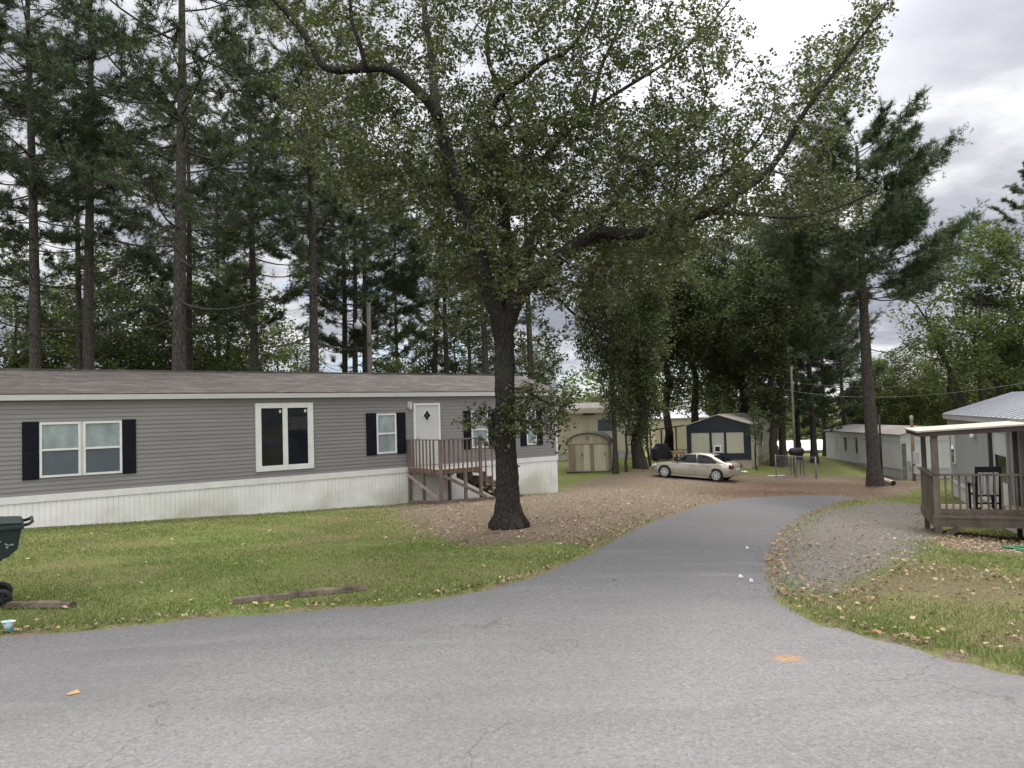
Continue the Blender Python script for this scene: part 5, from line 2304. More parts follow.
OAKPAL = [(.064, .078, .030, 5), (.086, .099, .039, 4), (.048, .060, .025, 4), (.115, .122, .052, 1.6), (.14, .115, .05, .25)]
HWPAL = [(.074, .098, .036, 5), (.098, .12, .042, 4), (.055, .076, .030, 3), (.13, .14, .048, 1.4)]
YELPAL = [(.10, .115, .035, 4), (.075, .098, .032, 4), (.14, .135, .042, 1.6), (.055, .075, .026, 2)]
IVYPAL = [(.088, .108, .050, 5), (.108, .12, .058, 4), (.066, .083, .041, 4), (.13, .13, .06, 1.2)]
PINEPAL = [(.050, .076, .035, 5), (.068, .096, .042, 4), (.038, .058, .029, 4), (.09, .105, .042, 1.4)]


# ---- the big oak: limbs follow the photograph's branches, each with a depth of its own
def oak():
    rng = np.random.default_rng(21)
    base = G(509, 529)
    Yb = base[1]
    root = thing('oak_tree', 'big spreading oak with dark forked trunk in front of the grey home', 'tree', tuple(base))
    o = np.array(base)

    def L(pts, y0, y1):
        n = len(pts)
        return np.array([P(p[0], p[1], Yb + y0 + (y1 - y0) * i / (n - 1)) for i, p in enumerate(pts)])
    trunk = [(509, 533), (508.5, 520), (508, 500), (506.5, 470), (505.5, 440), (505, 400), (504.5, 360), (504, 340), (503, 318)]
    limbs = []
    T = L(trunk, 0, 0)
    limbs.append((T, [.40, .31, .262, .232, .217, .208, .203, .21, .25], 14))
    left = [(502, 330), (497, 312), (489, 292), (482, 268), (475, 240), (468, 218), (459, 194), (451, 166), (444, 140), (438, 118), (431, 105), (422, 95), (403, 78), (383, 68), (360, 69), (326, 68), (310, 43), (293, 20), (272, -4), (255, -30)]
    limbs.append((L(left, 0, -2.2), np.linspace(.185, .04, len(left)), 9))
    up1 = [(438, 118), (435, 98), (433, 76), (431, 50), (426, 27), (424, 0), (420, -40), (418, -90)]
    limbs.append((L(up1, -1.2, -.2), np.linspace(.10, .035, len(up1)), 8))
    sub = [(366, 68), (360, 45), (352, 22), (350, 0), (345, -30)]
    limbs.append((L(sub, -1.65, -2.2), np.linspace(.05, .02, len(sub)), 7))
    lowl = [(455, 186), (429, 184), (396, 181), (363, 176), (320, 148), (296, 128)]
    limbs.append((L(lowl, -.9, 2.0), np.linspace(.05, .016, len(lowl)), 7))
    cen = [(503, 330), (504, 312), (505, 280), (505, 240), (503, 205), (497, 172), (492, 156), (495, 141), (501, 131)]
    limbs.append((L(cen, 0, 1.6), np.linspace(.17, .085, len(cen)), 9))
    c2 = [(501, 131), (488, 121), (492, 108), (506, 90), (526, 76), (545, 61), (566, 52), (590, 20), (605, -20)]
    limbs.append((L(c2, 1.6, .2), np.linspace(.09, .03, len(c2)), 8))
    c3 = [(501, 131), (510, 118), (505, 100), (490, 66), (487, 34), (493, 12), (500, -20), (505, -70)]
    limbs.append((L(c3, 1.6, 2.6), np.linspace(.075, .025, len(c3)), 8))
    c4 = [(503, 205), (530, 175), (560, 140), (590, 110), (600, 70), (618, 30), (630, -15)]
    limbs.append((L(c4, .9, 2.8), np.linspace(.09, .025, len(c4)), 8))
    c5 = [(590, 110), (630, 85), (670, 60), (705, 30), (730, 0)]
    limbs.append((L(c5, 2.0, 3.2), np.linspace(.05, .02, len(c5)), 7))
    right = [(505, 330), (513, 306), (526, 287), (542, 273), (559, 258), (580, 243), (596, 232.5), (612, 233), (634, 234.5), (655, 228.5), (678, 221), (709, 212), (739, 193), (766, 173), (786, 146), (806, 110), (832, 76), (852, 50), (869, 27), (888, 2)]
    limbs.append((L(right, 0, -2.0), np.r_[np.linspace(.19, .112, 9), np.linspace(.098, .014, 11)], 10))
    r2 = [(676, 221), (693, 200), (716, 179), (743, 159), (770, 120), (775, 90)]
    limbs.append((L(r2, -1.0, 1.2), np.linspace(.05, .015, len(r2)), 7))
    r3 = [(709, 213), (752, 214), (789, 217.5), (826, 211), (859, 199), (877, 190)]
    limbs.append((L(r3, -1.15, -2.6), np.linspace(.05, .012, len(r3)), 7))
    r4 = [(596, 233), (610, 205), (630, 180), (655, 165), (690, 140), (715, 105)]
    limbs.append((L(r4, -.6, 1.4), np.linspace(.06, .015, len(r4)), 7))
    r5 = [(542, 274), (560, 300), (580, 318), (600, 323), (618, 335)]
    limbs.append((L(r5, -.2, 1.5), np.linspace(.04, .012, len(r5)), 6))
    w1 = [(513, 388), (528, 392), (545, 402), (560, 406), (572, 400)]
    limbs.append((L(w1, 0, -.8), np.linspace(.03, .008, len(w1)), 6))
    w2 = [(512, 372), (530, 374), (545, 370), (562, 362)]
    limbs.append((L(w2, 0, .8), np.linspace(.02, .007, len(w2)), 6))
    w3 = [(498, 408), (486, 412), (474, 417), (466, 420)]
    limbs.append((L(w3, 0, -.5), np.linspace(.014, .006, len(w3)), 5))
    w4 = [(480, 262), (462, 270), (445, 285), (436, 300)]
    limbs.append((L(w4, -.5, 1.5), np.linspace(.04, .012, len(w4)), 6))
    nodes = []
    for i, (pts, r, sides) in enumerate(limbs):
        m = MB()
        rr = list(np.asarray(r, float))
        # resample smoothly
        sp = smooth_poly(pts, 4)
        ri = np.interp(np.linspace(0, len(rr) - 1, len(sp)), range(len(rr)), rr)
        m.tube(sp - o, ri, sides, jit=.05 if i else .07, rng=random.Random(i))
        m.smooth = True
        if i == 0:
            rr_ = random.Random(9)
            for k in range(7):
                a_ = 2 * math.pi * k / 7 + rr_.uniform(-.3, .3)
                ln = rr_.uniform(.34, .5)
                c_, s_ = math.cos(a_), math.sin(a_)
                m.tube([(c_ * .14, s_ * .14, .50), (c_ * .24, s_ * .24, .22), (c_ * .36, s_ * .36, .07), (c_ * ln, s_ * ln, gz(o[0] + c_ * ln, o[1] + s_ * ln) - o[2] - .05)], [.09, .11, .085, .03], 8, jit=.08, rng=rr_)
            tr = m.build('trunk', M['bark_oak'], root)
        else:
            m.build('limb', M['bark_oak'], root)
        if i:
            for q in sp[2:]:
                nodes.append((q, -1))
    # crown clumps: ellipses on the photograph given depth
    E_ = [(320, 55, 62, 70, 80), (395, 30, 75, 62, 105), (480, 45, 80, 75, 130), (560, 45, 80, 75, 150), (640, 55, 75, 75, 125), (700, 30, 42, 45, 50),
          (590, 170, 110, 60, 330), (680, 165, 75, 60, 190), (420, 145, 80, 60, 170), (352, 130, 62, 55, 115), (798, 118, 42, 52, 62), (832, 72, 38, 42, 58), (868, 24, 19, 30, 26),
          (775, 190, 75, 34, 90), (520, 215, 72, 56, 190), (455, 250, 34, 48, 70), (546, 274, 42, 36, 90), (556, 326, 24, 16, 8), (625, 258, 60, 30, 90), (838, 205, 46, 26, 46),
          (400, 190, 60, 28, 70), (738, 90, 34, 50, 22), (455, 312, 22, 24, 16), (606, 292, 26, 18, 12), (505, 278, 26, 20, 22), (700, 225, 60, 22, 46), (560, -60, 150, 45, 110), (400, -55, 110, 40, 60),
          (470, 150, 40, 45, 50), (550, 125, 50, 40, 70)]
    tg = []
    for cx, cy, rx, ry, n in E_:
        n = int(n * 1.02)
        a = rng.uniform(0, 2 * math.pi, n)
        r = np.sqrt(rng.uniform(0, 1, n))
        dy = np.clip(rng.normal(1.0, 1.6, n), -2.3, 4.1)
        for q, w, d in zip(a, r, dy):
            tg.append(P(cx + rx * w * math.cos(q), cy + ry * w * math.sin(q), Yb + d - .3))
    for cx, cy, rx, ry, n, dep in ((540, 412, 34, 14, 20, -.5), (528, 388, 14, 14, 9, -.2), (550, 368, 18, 10, 6, .4), (538, 430, 22, 9, 11, -.5), (562, 405, 16, 9, 6, -.6), (477, 418, 13, 8, 7, -.4), (532, 350, 26, 12, 6, .6), (492, 438, 5, 8, 3, -.2)):
        for _ in range(n):
            a, r = rng.uniform(0, 2 * math.pi), math.sqrt(rng.uniform(0, 1))
            tg.append(P(cx + rx * r * math.cos(a), cy + ry * r * math.sin(a), Yb + dep + rng.normal(0, .35)))
    tg = np.array(tg)
    nl = len(nodes)
    pos, par, ends = grow(nodes, tg, rng, .35, .02)
    rad = radii(pos, par, nl, .0055, .5, .06)
    ok = np.arange(nl, len(pos))
    a = pos[par[ok]] - o
    b = pos[ok] - o
    V, Fq = frustums(a, b, np.minimum(rad[ok] * 1.08, .06), rad[ok], 4)
    br = np_obj('branches', V, Fq, M['twig'], root)
    # a few extra clump centres along outer twigs
    sub = np.repeat(pos[ends], 6, 0)
    sub = sub + rand_unit(len(sub), rng) * (rng.uniform(0, 1, (len(sub), 1)) ** .5) * np.array([.40, .40, .30])
    c, nr = clump_leaves(sub, 8, .13, .085, .5, rng, .8, .35)
    V, Fq = leaf_quads(c - o, nr, .085, .60, rng)
    np_obj('crown', V, Fq, M['leaf'], root, tints(len(Fq), OAKPAL, rng))
    return root


oak()


# ---- generic broadleaf variants
def broadleaf(name, H, crown, n_cl, per, clrad, leaf, pal, seed, stems=1, trunk_r=.16, bark='bark_dark', flat=.8, fork=.35, lean=0, extra_low=0):
    """crown: list of (x, y, z, rx, ry, rz, weight) ellipsoids"""
    rng = np.random.default_rng(seed)
    nodes = []
    m = MB()
    m.smooth = True
    tops = []
    for s in range(stems):
        a = 2 * math.pi * s / max(stems, 1) + rng.uniform(0, 1)
        sp = (.16 * H if stems > 1 else .03 * H)
        pts = []
        top = H * (.82 if stems == 1 else .7)
        for t in np.linspace(0, 1, 9):
            x = math.cos(a) * sp * max(0, t - .08) ** 1.1 * 1.5 + lean * t * H + rng.normal(0, .012) * H * (t > 0)
            y = math.sin(a) * sp * max(0, t - .08) ** 1.1 * 1.5 + rng.normal(0, .012) * H * (t > 0)
            pts.append((x, y, t * top - .15))
        rr = [trunk_r * (1.35 if t == 0 else 1) * (1 - .85 * t) * (1 if stems == 1 else .75) + .01 for t in np.linspace(0, 1, 9)]
        m.tube(pts, rr, 8, cap=False, jit=.06, rng=random.Random(seed + s))
        sp_ = smooth_poly(np.array(pts), 5)
        for q in sp_[int(len(sp_) * fork):]:
            nodes.append((q, -1))
    w = np.array([c[6] for c in crown], float)
    w /= w.sum()
    tg = []
    for k in rng.choice(len(crown), n_cl, p=w):
        c = crown[k]
        u = rand_unit(1, rng)[0] * rng.uniform(.12, 1) ** .4
        tg.append((c[0] + u[0] * c[3], c[1] + u[1] * c[4], c[2] + u[2] * c[5]))
    tg = np.array(tg)
    nl = len(nodes)
    pos, par, ends = grow(nodes, tg, rng, .7, .0)
    rad = radii(pos, par, nl, .010, .5, trunk_r * .6)
    ok = np.arange(nl, len(pos))
    V, Fq = frustums(pos[par[ok]], pos[ok], rad[ok] * 1.05, rad[ok], 4)
    c, nr = clump_leaves(pos[ends], per, clrad, leaf, .6, rng, flat, .4)
    LV, LF = leaf_quads(c, nr, leaf, .62, rng)
    return dict(trunk=m, br=(V, Fq), leaf=(LV, LF, tints(len(LF), pal, rng)), bark=bark, name=name)


def emit(v, label, loc, group, cat='tree', rotz=0, scale=1, tilt=(0, 0), leafmat='leaf_far'):
    root = thing(v['name'], label, cat, loc, rotz, group)
    root.rotation_euler = (tilt[0], tilt[1], rotz)
    root.scale = (scale,) * 3 if np.isscalar(scale) else scale
    kids = []
    tv = np.array(v['trunk'].v)
    tf = np.array(v['trunk'].f)
    kids.append(np_obj('trunk', np.concatenate([tv, v['br'][0]]), np.concatenate([tf, v['br'][1] + len(tv)]), M[v['bark']], root, smooth=True))
    kids.append(np_obj('crown', v['leaf'][0], v['leaf'][1], M[leafmat], root, v['leaf'][2]))
    v['root'] = root
    v['kids'] = kids
    return root


def place(v, label, loc, group, rotz=0, scale=1, tilt=(0, 0), leafmat='leaf_far'):
    if 'root' in v:
        return dup(v['root'], loc, rotz, scale, label, tilt, v['kids'])
    return emit(v, label, loc, group, 'tree', rotz, scale, tilt, leafmat)


def at(px, Y):
    """ground point under a picture column at a depth"""
    x = (px - 512) / F * Y
    for _ in range(3):
        z = gz(x, Y)
        r = ray(px, 384 - (z / Y - math.tan(PHI)) * F)
        x = r[0] / r[1] * Y
    return (x, Y, gz(x, Y))


# ---- pines
def pine(seed, H=22, start=.38, trunk_r=.25, blen=3.6, low=4, dens=1.0, crown_top=.55, tuft=.19, lean=0, shape=None, step=1.0):
    rng = np.random.default_rng(seed)
    m = MB()
    m.smooth = True
    pts, rr = [], []
    w1, w2 = rng.uniform(0, 6, 2)
    for t in np.linspace(0, 1, 14):
        pts.append(np.array([.16 * math.sin(w1 + t * 4) * t + lean * (t - .25 * t * t) * H, .16 * math.sin(w2 + t * 4) * t, t * H - .2]))
        rr.append(trunk_r * (1 + .5 * max(0, 1 - t * 30)) * (1 - .80 * t ** 1.1) + .01)
    m.tube(pts, rr, 10, cap=False, jit=.04, rng=random.Random(seed))
    pts = np.array(pts)
    zs = pts[:, 2]

    def tp(z):
        return np.array([np.interp(z, zs, pts[:, 0]), np.interp(z, zs, pts[:, 1]), z])
    A, B, ra, rb = [], [], [], []
    tips, tdirs = [], []
    z = H * start
    ang = rng.uniform(0, 6)

    def branch(zb, L, az, up, bare=.42, nsub=None):
        p0 = tp(zb)
        n = 7
        prev = p0
        h = np.array([math.cos(az), math.sin(az), 0])
        r0 = .010 + .0085 * L
        side = np.array([-h[1], h[0], 0])
        wig = rng.normal(0, .05, 2)
        path = [p0]
        for i in range(1, n + 1):
            s = i / n
            q = p0 + h * L * s + np.array([0, 0, L * (up * s + .16 * s * s - .10 * math.sin(s * 3))]) + side * L * wig[0] * math.sin(s * 4)
            A.append(prev)
            B.append(q)
            ra.append(r0 * (1 - .8 * (s - 1 / n)))
            rb.append(r0 * (1 - .8 * s))
            prev = q
            path.append(q)
        ns = nsub or int((4 + L * 6.5) * dens)
        for k in range(ns):
            s = rng.uniform(bare, 1.0) if k else 1.0
            f = s * n
            i = min(int(f), n - 1)
            b = path[i] + (path[i + 1] - path[i]) * (f - i)
            sl = L * rng.uniform(.14, .42) * (1.15 - .5 * s)
            sa = az + rng.choice([-1, 1]) * rng.uniform(.35, 1.15)
            d = np.array([math.cos(sa), math.sin(sa), rng.uniform(-.05, .75)])
            d /= np.linalg.norm(d)
            e = b + d * sl
            A.append(b)
            B.append(e)
            ra.append(.012)
            rb.append(.006)
            tips.append(e)
            tdirs.append(d)
            for _ in range(rng.integers(3, 6)):
                d2 = d + rng.normal(0, .7, 3)
                d2 /= np.linalg.norm(d2)
                e2 = b + d * sl * rng.uniform(.35, .95) + d2 * sl * rng.uniform(.3, .6)
                tips.append(e2)
                tdirs.append(d2)
    while z < H * .985:
        t = (z - H * start) / (H * (1 - start))
        prof = (1 - max(0, (t - crown_top) / (1 - crown_top)) ** 1.6) * (.7 + .3 * min(1, t * 3))
        if shape is not None:
            prof = shape(t)
        for _ in range(rng.integers(2, 5)):
            ang += 2.4 + rng.normal(0, .3)
            L = blen * max(.10, prof) * rng.uniform(.55, 1.1)
            branch(z + rng.uniform(-.3, .3), L, ang, .08 + .45 * t + rng.normal(0, .12))
        z += H * rng.uniform(.021, .049) * step
    for _ in range(low):
        ang += 2.4
        branch(H * start * rng.uniform(.62, .98), blen * rng.uniform(.4, .9), ang, rng.uniform(-.2, .15), .55, rng.integers(2, 6))
    # dead stubs
    for _ in range(8):
        zb = H * start * rng.uniform(.3, .95)
        a = rng.uniform(0, 6.3)
        p0 = tp(zb)
        e = p0 + np.array([math.cos(a), math.sin(a), rng.uniform(-.3, .4)]) * rng.uniform(.4, 1.4)
        A.append(p0)
        B.append(e)
        ra.append(.016)
        rb.append(.005)
    V, Fq = frustums(np.array(A), np.array(B), np.array(ra), np.array(rb), 5)
    tips = np.array(tips)
    tdirs = np.array(tdirs)
    nb = 18
    n = len(tips) * nb
    c = np.repeat(tips, nb, 0) - np.repeat(tdirs, nb, 0) * (rng.uniform(0, .30, n))[:, None]
    d = rand_unit(n, rng) + np.repeat(tdirs, nb, 0) * .75 + np.array([0, 0, .15])
    d /= np.linalg.norm(d, axis=1, keepdims=True)
    s = np.cross(d, rand_unit(n, rng))
    s /= np.linalg.norm(s, axis=1, keepdims=True) + 1e-9
    Ln = tuft * rng.uniform(.7, 1.25, n)[:, None]
    w = .012
    NV = np.stack([c + s * w * .6, c - s * w * .6, c + d * Ln * .55 - s * w + np.array([0, 0, .01]), c + d * Ln - np.array([0, 0, .03])], 1)
    NV = np.stack([c + s * w, c - s * w, c + d * Ln], 1).reshape(-1, 3)
    NF = np.arange(3 * n).reshape(n, 3)
    tc = np.array(PINEPAL)
    wt = tc[:, 3] / tc[:, 3].sum()
    tt = tc[rng.choice(len(tc), len(tips), p=wt), :3] * (1 + rng.normal(0, .15, (len(tips), 1)))
    tint = np.repeat(np.clip(tt, .002, 1), nb * 3, 0)
    return dict(trunk=m, br=(V, Fq), leaf=(NV, NF, tint), bark='bark_pine', name='pine_tree')


PV = [pine(11, 23, .46, .25, 4.6, 6), pine(12, 24, .52, .25, 4.2, 5), pine(13, 21, .44, .24, 4.8, 7), pine(14, 22, .38, .22, 4.3, 6)]
PG = 'tall pines behind the grey home'
# (column, depth, variant, scale, turn, label)
pines_left = [
    (36, 28, 0, .92, .3, 'thick pine trunk rising behind the left end of the grey roof'),
    (81, 39, 2, .92, 2.0, 'darker thin pine just behind the pale barked second pine from left'),
    (90, 29, 1, .92, 4.0, 'pale barked tall pine, second thick trunk from the left'),
    (180, 26.5, 2, 1.08, 5.2, 'thickest dark reddish pine trunk behind the middle of the grey roof'),
    (191, 41, 3, 1.0, 1.1, 'slender pine half hidden behind the thickest dark pine'),
    (256, 36, 3, .98, 3.3, 'crooked pine with low forking branches above the picture window'),
    (317, 33, 0, .95, 2.2, 'stout pine with curved low limb right of the picture window'),
    (346, 46, 1, .86, 5.0, 'left trunk of the close pine group behind the lamp pole'),
    (356, 43, 2, .86, .4, 'middle trunk of the close pine group behind the lamp pole'),
    (367, 44, 3, .90, 1.6, 'right trunk of the close pine group, directly behind the lamp pole'),
    (433, 48, 1, .88, 2.9, 'slim leaning pine standing alone against open sky left of the oak'),
    (451, 46, 0, .80, 4.4, 'pine trunk seen under the oak leaves right of the slim leaning pine'),
    (489, 42, 2, .88, 3.7, 'reddish pine trunk close behind the oak fork'),
    (535, 45, 1, .88, 1.9, 'pale straight pine trunk right of the oak above the house corner'),
    (-25, 31, 2, 1.0, .9, 'pine cut by the left photo border'),
    (222, 55, 1, .95, 2.5, 'distant pine left of the crooked pine'),
    (400, 62, 3, .90, 5.5, 'distant pine between the lamp pole and the slim leaning pine'),
    (473, 58, 2, .80, 1.4, 'distant thin pine just left of the reddish trunk'),
]
for px, Y, k, sc, rz, lab in pines_left:
    tilt = (0, -.05) if px == 433 else (random.uniform(-.008, .008), random.uniform(-.008, .012))
    place(PV[k], lab, at(px, Y), PG, rz, sc, tilt, 'needle')

# big leaning pine on the right, with its own spreading crown
LP = pine(31, 18.6, .55, .36, 4.6, 2, 2.1, .55, .20, step=.55, shape=lambda t: .30 + .72 * math.sqrt(max(0, 1 - ((t - .22) / .80) ** 2)))
b = at(876, 35.5)
place(LP, 'leaning bare trunked pine with spreading crown beside the drive end', b, None, .8, .84, (.02, -.10), 'needle')

RP = [pine(41, 19, .22, .26, 4.0, 6, 1.25, .5, .19), pine(42, 17, .16, .2, 3.6, 5, 1.2, .45, .19)]
RG = 'pines beyond the chain link fence'
for px, Y, k, sc, rz, lab in [
        (784, 54, 0, 1.0, .5, 'large grey trunked pine at the right side of the navy trailer'),
        (799, 60, 1, 1.0, 1.9, 'brown pine trunk behind the barrel smoker'),
        (815, 58, 0, .92, 3.1, 'pine standing at the right post of the chain link fence'),
        (846, 66, 1, .95, 4.2, 'dark low branched pine left of the leaning pine'),
        (826, 72, 1, 1.05, .9, 'far dark pine above the white roof beyond the fence'),
        (1052, 42, 0, .90, 2.2, 'pine showing only its branch tips at the right photo border')]:
    place(RP[k], lab, at(px, Y), RG, rz, sc, (0, random.uniform(-.01, .01)), 'needle')

# right-hand broadleaf behind the light grey trailer
HW = broadleaf('hardwood_tree', 12.5, [(0, 0, 8.4, 3.7, 3.7, 3.4, 5), (-2.6, .5, 6.6, 2.3, 2.3, 2.0, 2), (2.6, -.5, 7.0, 2.4, 2.4, 2.2, 2), (0, 0, 11, 2.4, 2.4, 1.7, 1.4), (-1, 0, 4.9, 2.6, 2.6, .9, .5)],
               520, 34, .50, .17, HWPAL, 51, 4, .24)
HW2 = broadleaf('hardwood_tree', 10, [(0, 0, 6.4, 3.0, 3.0, 3.4, 5), (-1.6, .5, 4.2, 2.2, 2.2, 2.4, 3), (1.7, -.5, 4.6, 2.2, 2.2, 2.6, 3)],
                560, 34, .58, .19, YELPAL, 52, 2, .15)
HW3 = broadleaf('hardwood_tree', 13, [(0, 0, 8.5, 3.4, 3.4, 4.0, 5), (1.4, 1, 5.0, 2.6, 2.6, 3.2, 3), (-1.6, -1, 4.0, 2.8, 2.8, 3.0, 3)],
                620, 34, .58, .20, HWPAL, 53, 1, .2)
HG = 'broadleaf trees around the lots'
for v, px, Y, sc, rz, lab in [
        (HW, 985, 42, 1.12, 1.0, 'tall many stemmed broadleaf tree behind the light grey trailer roof'),
        (HW, 1070, 46, 1.0, 3.6, 'broadleaf tree reaching in over the right photo border'),
        (HW2, 908, 62, .92, .4, 'yellowish green tree behind the dingy white trailer, right of the leaning pine'),
        (HW2, 950, 66, .95, 2.0, 'pale green tree between the white trailer and the tall many stemmed tree'),
        (HW2, 876, 74, .95, 4.1, 'small green tree directly behind the leaning pine trunk'),
        (HW2, 1005, 60, 1.0, 1.2, 'green tree low behind the light grey trailer roof'),
        (HW3, 8, 46, 1.15, .2, 'bright leafy tree behind the leftmost pine'),
        (HW3, 62, 52, 1.0, 2.1, 'leafy tree filling the gap between the two left pines'),
        (HW3, 128, 47, 1.2, 4.0, 'leafy green tree between the pale pine and the thickest pine'),
        (HW3, 160, 54, 1.05, 5.0, 'leafy tree behind the thickest pine trunk'),
        (HW3, 225, 48, 1.15, 1.3, 'leafy tree behind the slender pine, left of the crooked pine'),
        (HW3, 285, 58, .95, 3.3, 'leafy tree in the gap before the stout pine'),
        (HW2, 395, 56, .9, .9, 'small pale tree under open sky left of the slim leaning pine'),
        (HW3, 462, 60, 1.0, 2.6, 'green tree low behind the oak trunk'),
        (HW3, 530, 62, .8, 4.9, 'green tree behind the right end of the grey home')]:
    place(v, lab, at(px, Y), HG, rz, sc)

# trees at the centre: ivy-wrapped trunks with hanging foliage
IV = broadleaf('ivy_clad_tree', 15, [(0, 0, 3.6, 1.15, 1.15, 2.6, 2.2), (0, 0, 7.5, 1.7, 1.7, 3.6, 3.5), (0, 0, 11.2, 2.7, 2.7, 3.2, 4), (1.3, .3, 8.6, 1.7, 1.7, 2.4, 1.5), (-1.2, 0, 6, 1.2, 1.2, 2.4, 1.2)],
               1000, 36, .55, .15, IVYPAL, 61, 1, .30, fork=.1)
IV2 = broadleaf('ivy_clad_tree', 14, [(0, 0, 9.0, 2.6, 2.6, 3.6, 5), (0, 0, 4.6, 1.3, 1.3, 2.4, 1.2), (1.5, 0, 11.0, 2.2, 2.2, 2.2, 2), (-1.6, 0, 7.4, 1.7, 1.7, 2.2, 1.6)],
                950, 36, .60, .16, IVYPAL, 62, 1, .24, fork=.12)
IG = 'leafy vine clad trees around the car'
for v, px, Y, sc, rz, lab in [
        (IV2, 616, 44.5, (.68, .68, 1.12), .3, 'vine clad tree with bare lower trunk at the right side of the shed'),
        (IV, 641, 47.5, 1.2, 1.4, 'thick trunked ivy wrapped tree left of the car with foliage down to head height'),
        (IV2, 668, 57, 1.35, 2.2, 'dark leafy tree behind the awning'),
        (IV2, 697, 61, 1.45, 3.4, 'dark leafy tree with clear trunk above the navy trailer roof'),
        (IV, 745, 62, 1.4, .7, 'leafy tree standing behind the navy trailer'),
        (IV2, 777, 53, 1.25, 5.1, 'dark trunked leafy tree touching the far side of the navy trailer'),
        (HW2, 596, 92, .75, 2.7, 'small yellowish tree far beyond the beige trailer, left of the vine clad trees'),
        (IV, 720, 80, 1.3, 4.7, 'far leafy tree seen between the trunks over the navy trailer')]:
    place(v, lab, at(px, Y), IG, rz, sc)
TH = broadleaf('thin_tree', 7, [(0, 0, 4.6, .8, .8, 2.2, 1)], 70, 26, .40, .13, IVYPAL, 63, 1, .085, fork=.2)
for px, Y, sc, rz, lab in [(627, 45.5, 1.0, .3, 'thin ivy covered stem between the shed tree and the thick ivy tree'),
                           (651, 49, 1.0, 1.8, 'thin brown stem between the thick ivy tree and the car'),
                           (757, 49.3, .62, .9, 'shrubby vine stem at the corner of the navy trailer')]:
    place(TH, lab, at(px, Y), 'thin stems near the car', rz, sc)

# ---- far woods on the horizon: one mass nobody could count
def far_woods():
    rng = np.random.default_rng(77)
    cs = []
    for k in range(950):
        az = rng.uniform(-.75, .75)
        Y = rng.uniform(105, 190)
        x = Y * math.tan(az)
        h = rng.uniform(5.5, 9.5) * (1.0 + .25 * math.sin(x * .11) + .2 * math.sin(x * .037 + 1))
        if az < -.1:
            h *= 1.15
        z = gz(x, Y)
        for _ in range(5):
            cs.append((x + rng.normal(0, 1.7), Y + rng.normal(0, 1.7), z + h * rng.uniform(.15, 1.0)))
    cs = np.array(cs)
    c, nr = clump_leaves(cs, 26, 1.7, .6, .7, rng, .85, .4)
    V, Fq = leaf_quads(c, nr, .62, .7, rng)
    o = np_obj('far_woods', V, Fq, M['leaf_far'], None, tints(len(Fq), HWPAL, rng))
    structure(o, 'stuff')


far_woods()


# ------------------------------------------------------------------ grass blades and fallen leaves
def grass():
    rng = np.random.default_rng(5)
    n = 900000
    # more blades near the viewer
    Y = 4.3 * np.exp(rng.uniform(0, math.log(34 / 4.3), n))
    X = (rng.uniform(-.72, .74, n)) * Y
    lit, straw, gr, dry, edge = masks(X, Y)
    nz = .5 + .5 * np.sin(X * 1.7 + 1.3 * np.sin(Y * 1.1)) * np.sin(Y * 1.4 + .8 * np.sin(X * .9))
    keep = (1 - np.clip(lit * 1.1, 0, 1)) * (1 - gr) * (1 - .8 * dry) * (edge < .09) * (.35 + .65 * nz)
    # not under the houses
    rel = np.stack([X, Y], -1) - H0
    u = rel @ HU_D
    v = rel @ HV_D
    keep *= ~((v > -.05) & (v < DEPTH) & (u < U1))
    keep *= Y < 33
    k = rng.uniform(0, 1, n) < keep * .60
    X, Y, dry, edge, nz = X[k], Y[k], dry[k], edge[k], nz[k]
    n = len(X)
    Z = hgt(X, Y) + .004
    c = np.stack([X, Y, Z], -1)
    h = (.018 + .026 * rng.uniform(0, 1, n) ** 2) * (1 + .9 * np.exp(-(edge / .35) ** 2)) * (1 + .012 * Y)
    w = .0024 + .00036 * Y
    a = rng.uniform(0, 6.283, n)
    s = np.stack([np.cos(a), np.sin(a), np.zeros(n)], -1) * w[:, None]
    tip = c + np.stack([rng.normal(0, .5, n) * h, rng.normal(0, .5, n) * h, h], -1)
    V = np.stack([c - s, c + s, tip], 1).reshape(-1, 3)
    pal = np.array([(.118, .17, .047), (.148, .20, .062), (.098, .14, .04), (.20, .208, .086), (.27, .24, .14)])
    p = np.array([4, 3, 3, 1.6, .9])
    ci = rng.choice(5, n, p=p / p.sum())
    pn = np.sin(X * .9 + 2.1 * np.sin(Y * .5 + 1)) * np.sin(Y * .8 + 1.7 * np.sin(X * .43)) + .5 * np.sin(X * 2.3 + Y * 1.7) * np.sin(Y * 2.9 - X)
    patch = np.clip(pn - .15, 0, 1) * (edge < -.5)
    dryer = rng.uniform(0, 1, n) < np.maximum(dry * .7, patch * .75)
    ci[dryer] = 4
    t = pal[ci] * (1 + rng.normal(0, .15, (n, 1)))
    o = np_obj('grass', V, np.arange(3 * n).reshape(n, 3), M['grass'], None, np.repeat(np.clip(t, .01, 1), 3, 0))
    structure(o, 'stuff')


grass()


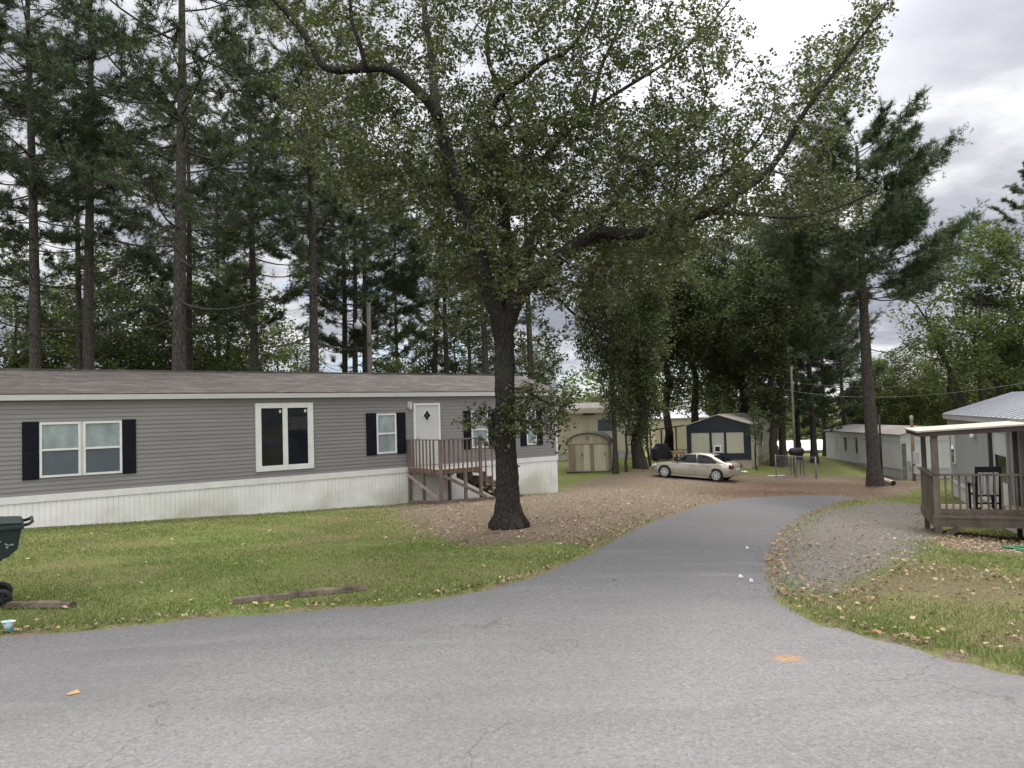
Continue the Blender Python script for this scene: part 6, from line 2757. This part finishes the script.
def leaves():
    rng = np.random.default_rng(6)
    n = 330000
    Y = 5.5 * np.exp(rng.uniform(0, math.log(50 / 5.5), n))
    X = (rng.uniform(-.72, .74, n)) * Y
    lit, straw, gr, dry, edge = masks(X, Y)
    dens = .007 + .48 * lit * (1 - .6 * straw) + .11 * gr + .14 * dry + .10 * np.exp(-((edge + .12) / .2) ** 2) * (Y > 6)
    patch = .35 + .65 * (np.sin(X * 2.1 + np.sin(Y * 1.7)) * np.sin(Y * 1.9 + np.sin(X)) > -.2)
    dens = np.where(edge > 0, .00005 + .16 * sstep(27, 36, Y) + .02 * np.exp(-(edge / .25) ** 2) * (X > 2) * (Y > 10), dens * patch)
    rel = np.stack([X, Y], -1) - H0
    u, v = rel @ HU_D, rel @ HV_D
    dens *= ~((v > 0) & (v < DEPTH) & (u < U1))
    k = rng.uniform(0, 1, n) < dens * .55
    X, Y, straw, edge, dry = X[k], Y[k], straw[k], edge[k], dry[k]
    n = len(X)
    Z = hgt(X, Y) + .022 + rng.uniform(0, .02, n)
    c = np.stack([X, Y, Z], -1)
    nr = rand_unit(n, rng) * .55 + np.array([0, 0, 1])
    nr /= np.linalg.norm(nr, axis=1, keepdims=True)
    V, Fq = leaf_quads(c, nr, .052, .6, rng, .5)
    pal = np.array([(.25, .18, .10), (.19, .13, .075), (.34, .27, .16), (.13, .085, .055), (.32, .24, .09), (.20, .105, .055)])
    p = np.array([3, 3, 1.6, 3, 1.0, 1.2])
    t = pal[rng.choice(6, n, p=p / p.sum())] * (1 + rng.normal(0, .15, (n, 1)))
    t = np.where((straw[:, None] > .5), t * np.array([.85, .72, .65]), t)
    o = np_obj('fallen_leaves', V, Fq, M['litter'], None, np.repeat(np.clip(t, .01, 1), 4, 0))
    structure(o, 'stuff')
    # bigger curled oak leaves scattered on the lawn
    n = 90
    Y = rng.uniform(8, 26, n)
    X = rng.uniform(-.66, .2, n) * Y
    lit, straw, gr, dry, edge = masks(X, Y)
    rel = np.stack([X, Y], -1) - H0
    v = rel @ HV_D
    k = (edge < -.2) & (v < -.3)
    X, Y = X[k], Y[k]
    n = len(X)
    c = np.stack([X, Y, hgt(X, Y) + .045], -1)
    nr = rand_unit(n, rng) * .5 + np.array([0, 0, 1])
    nr /= np.linalg.norm(nr, axis=1, keepdims=True)
    V, Fq = leaf_quads(c, nr, .08, .6, rng, .4)
    t = np.array([(.36, .30, .18), (.30, .21, .11), (.38, .33, .22)])[rng.choice(3, n)]
    o = np_obj('scattered_leaves', V, Fq, M['litter'], None, np.repeat(t, 4, 0))
    structure(o, 'stuff')


leaves()
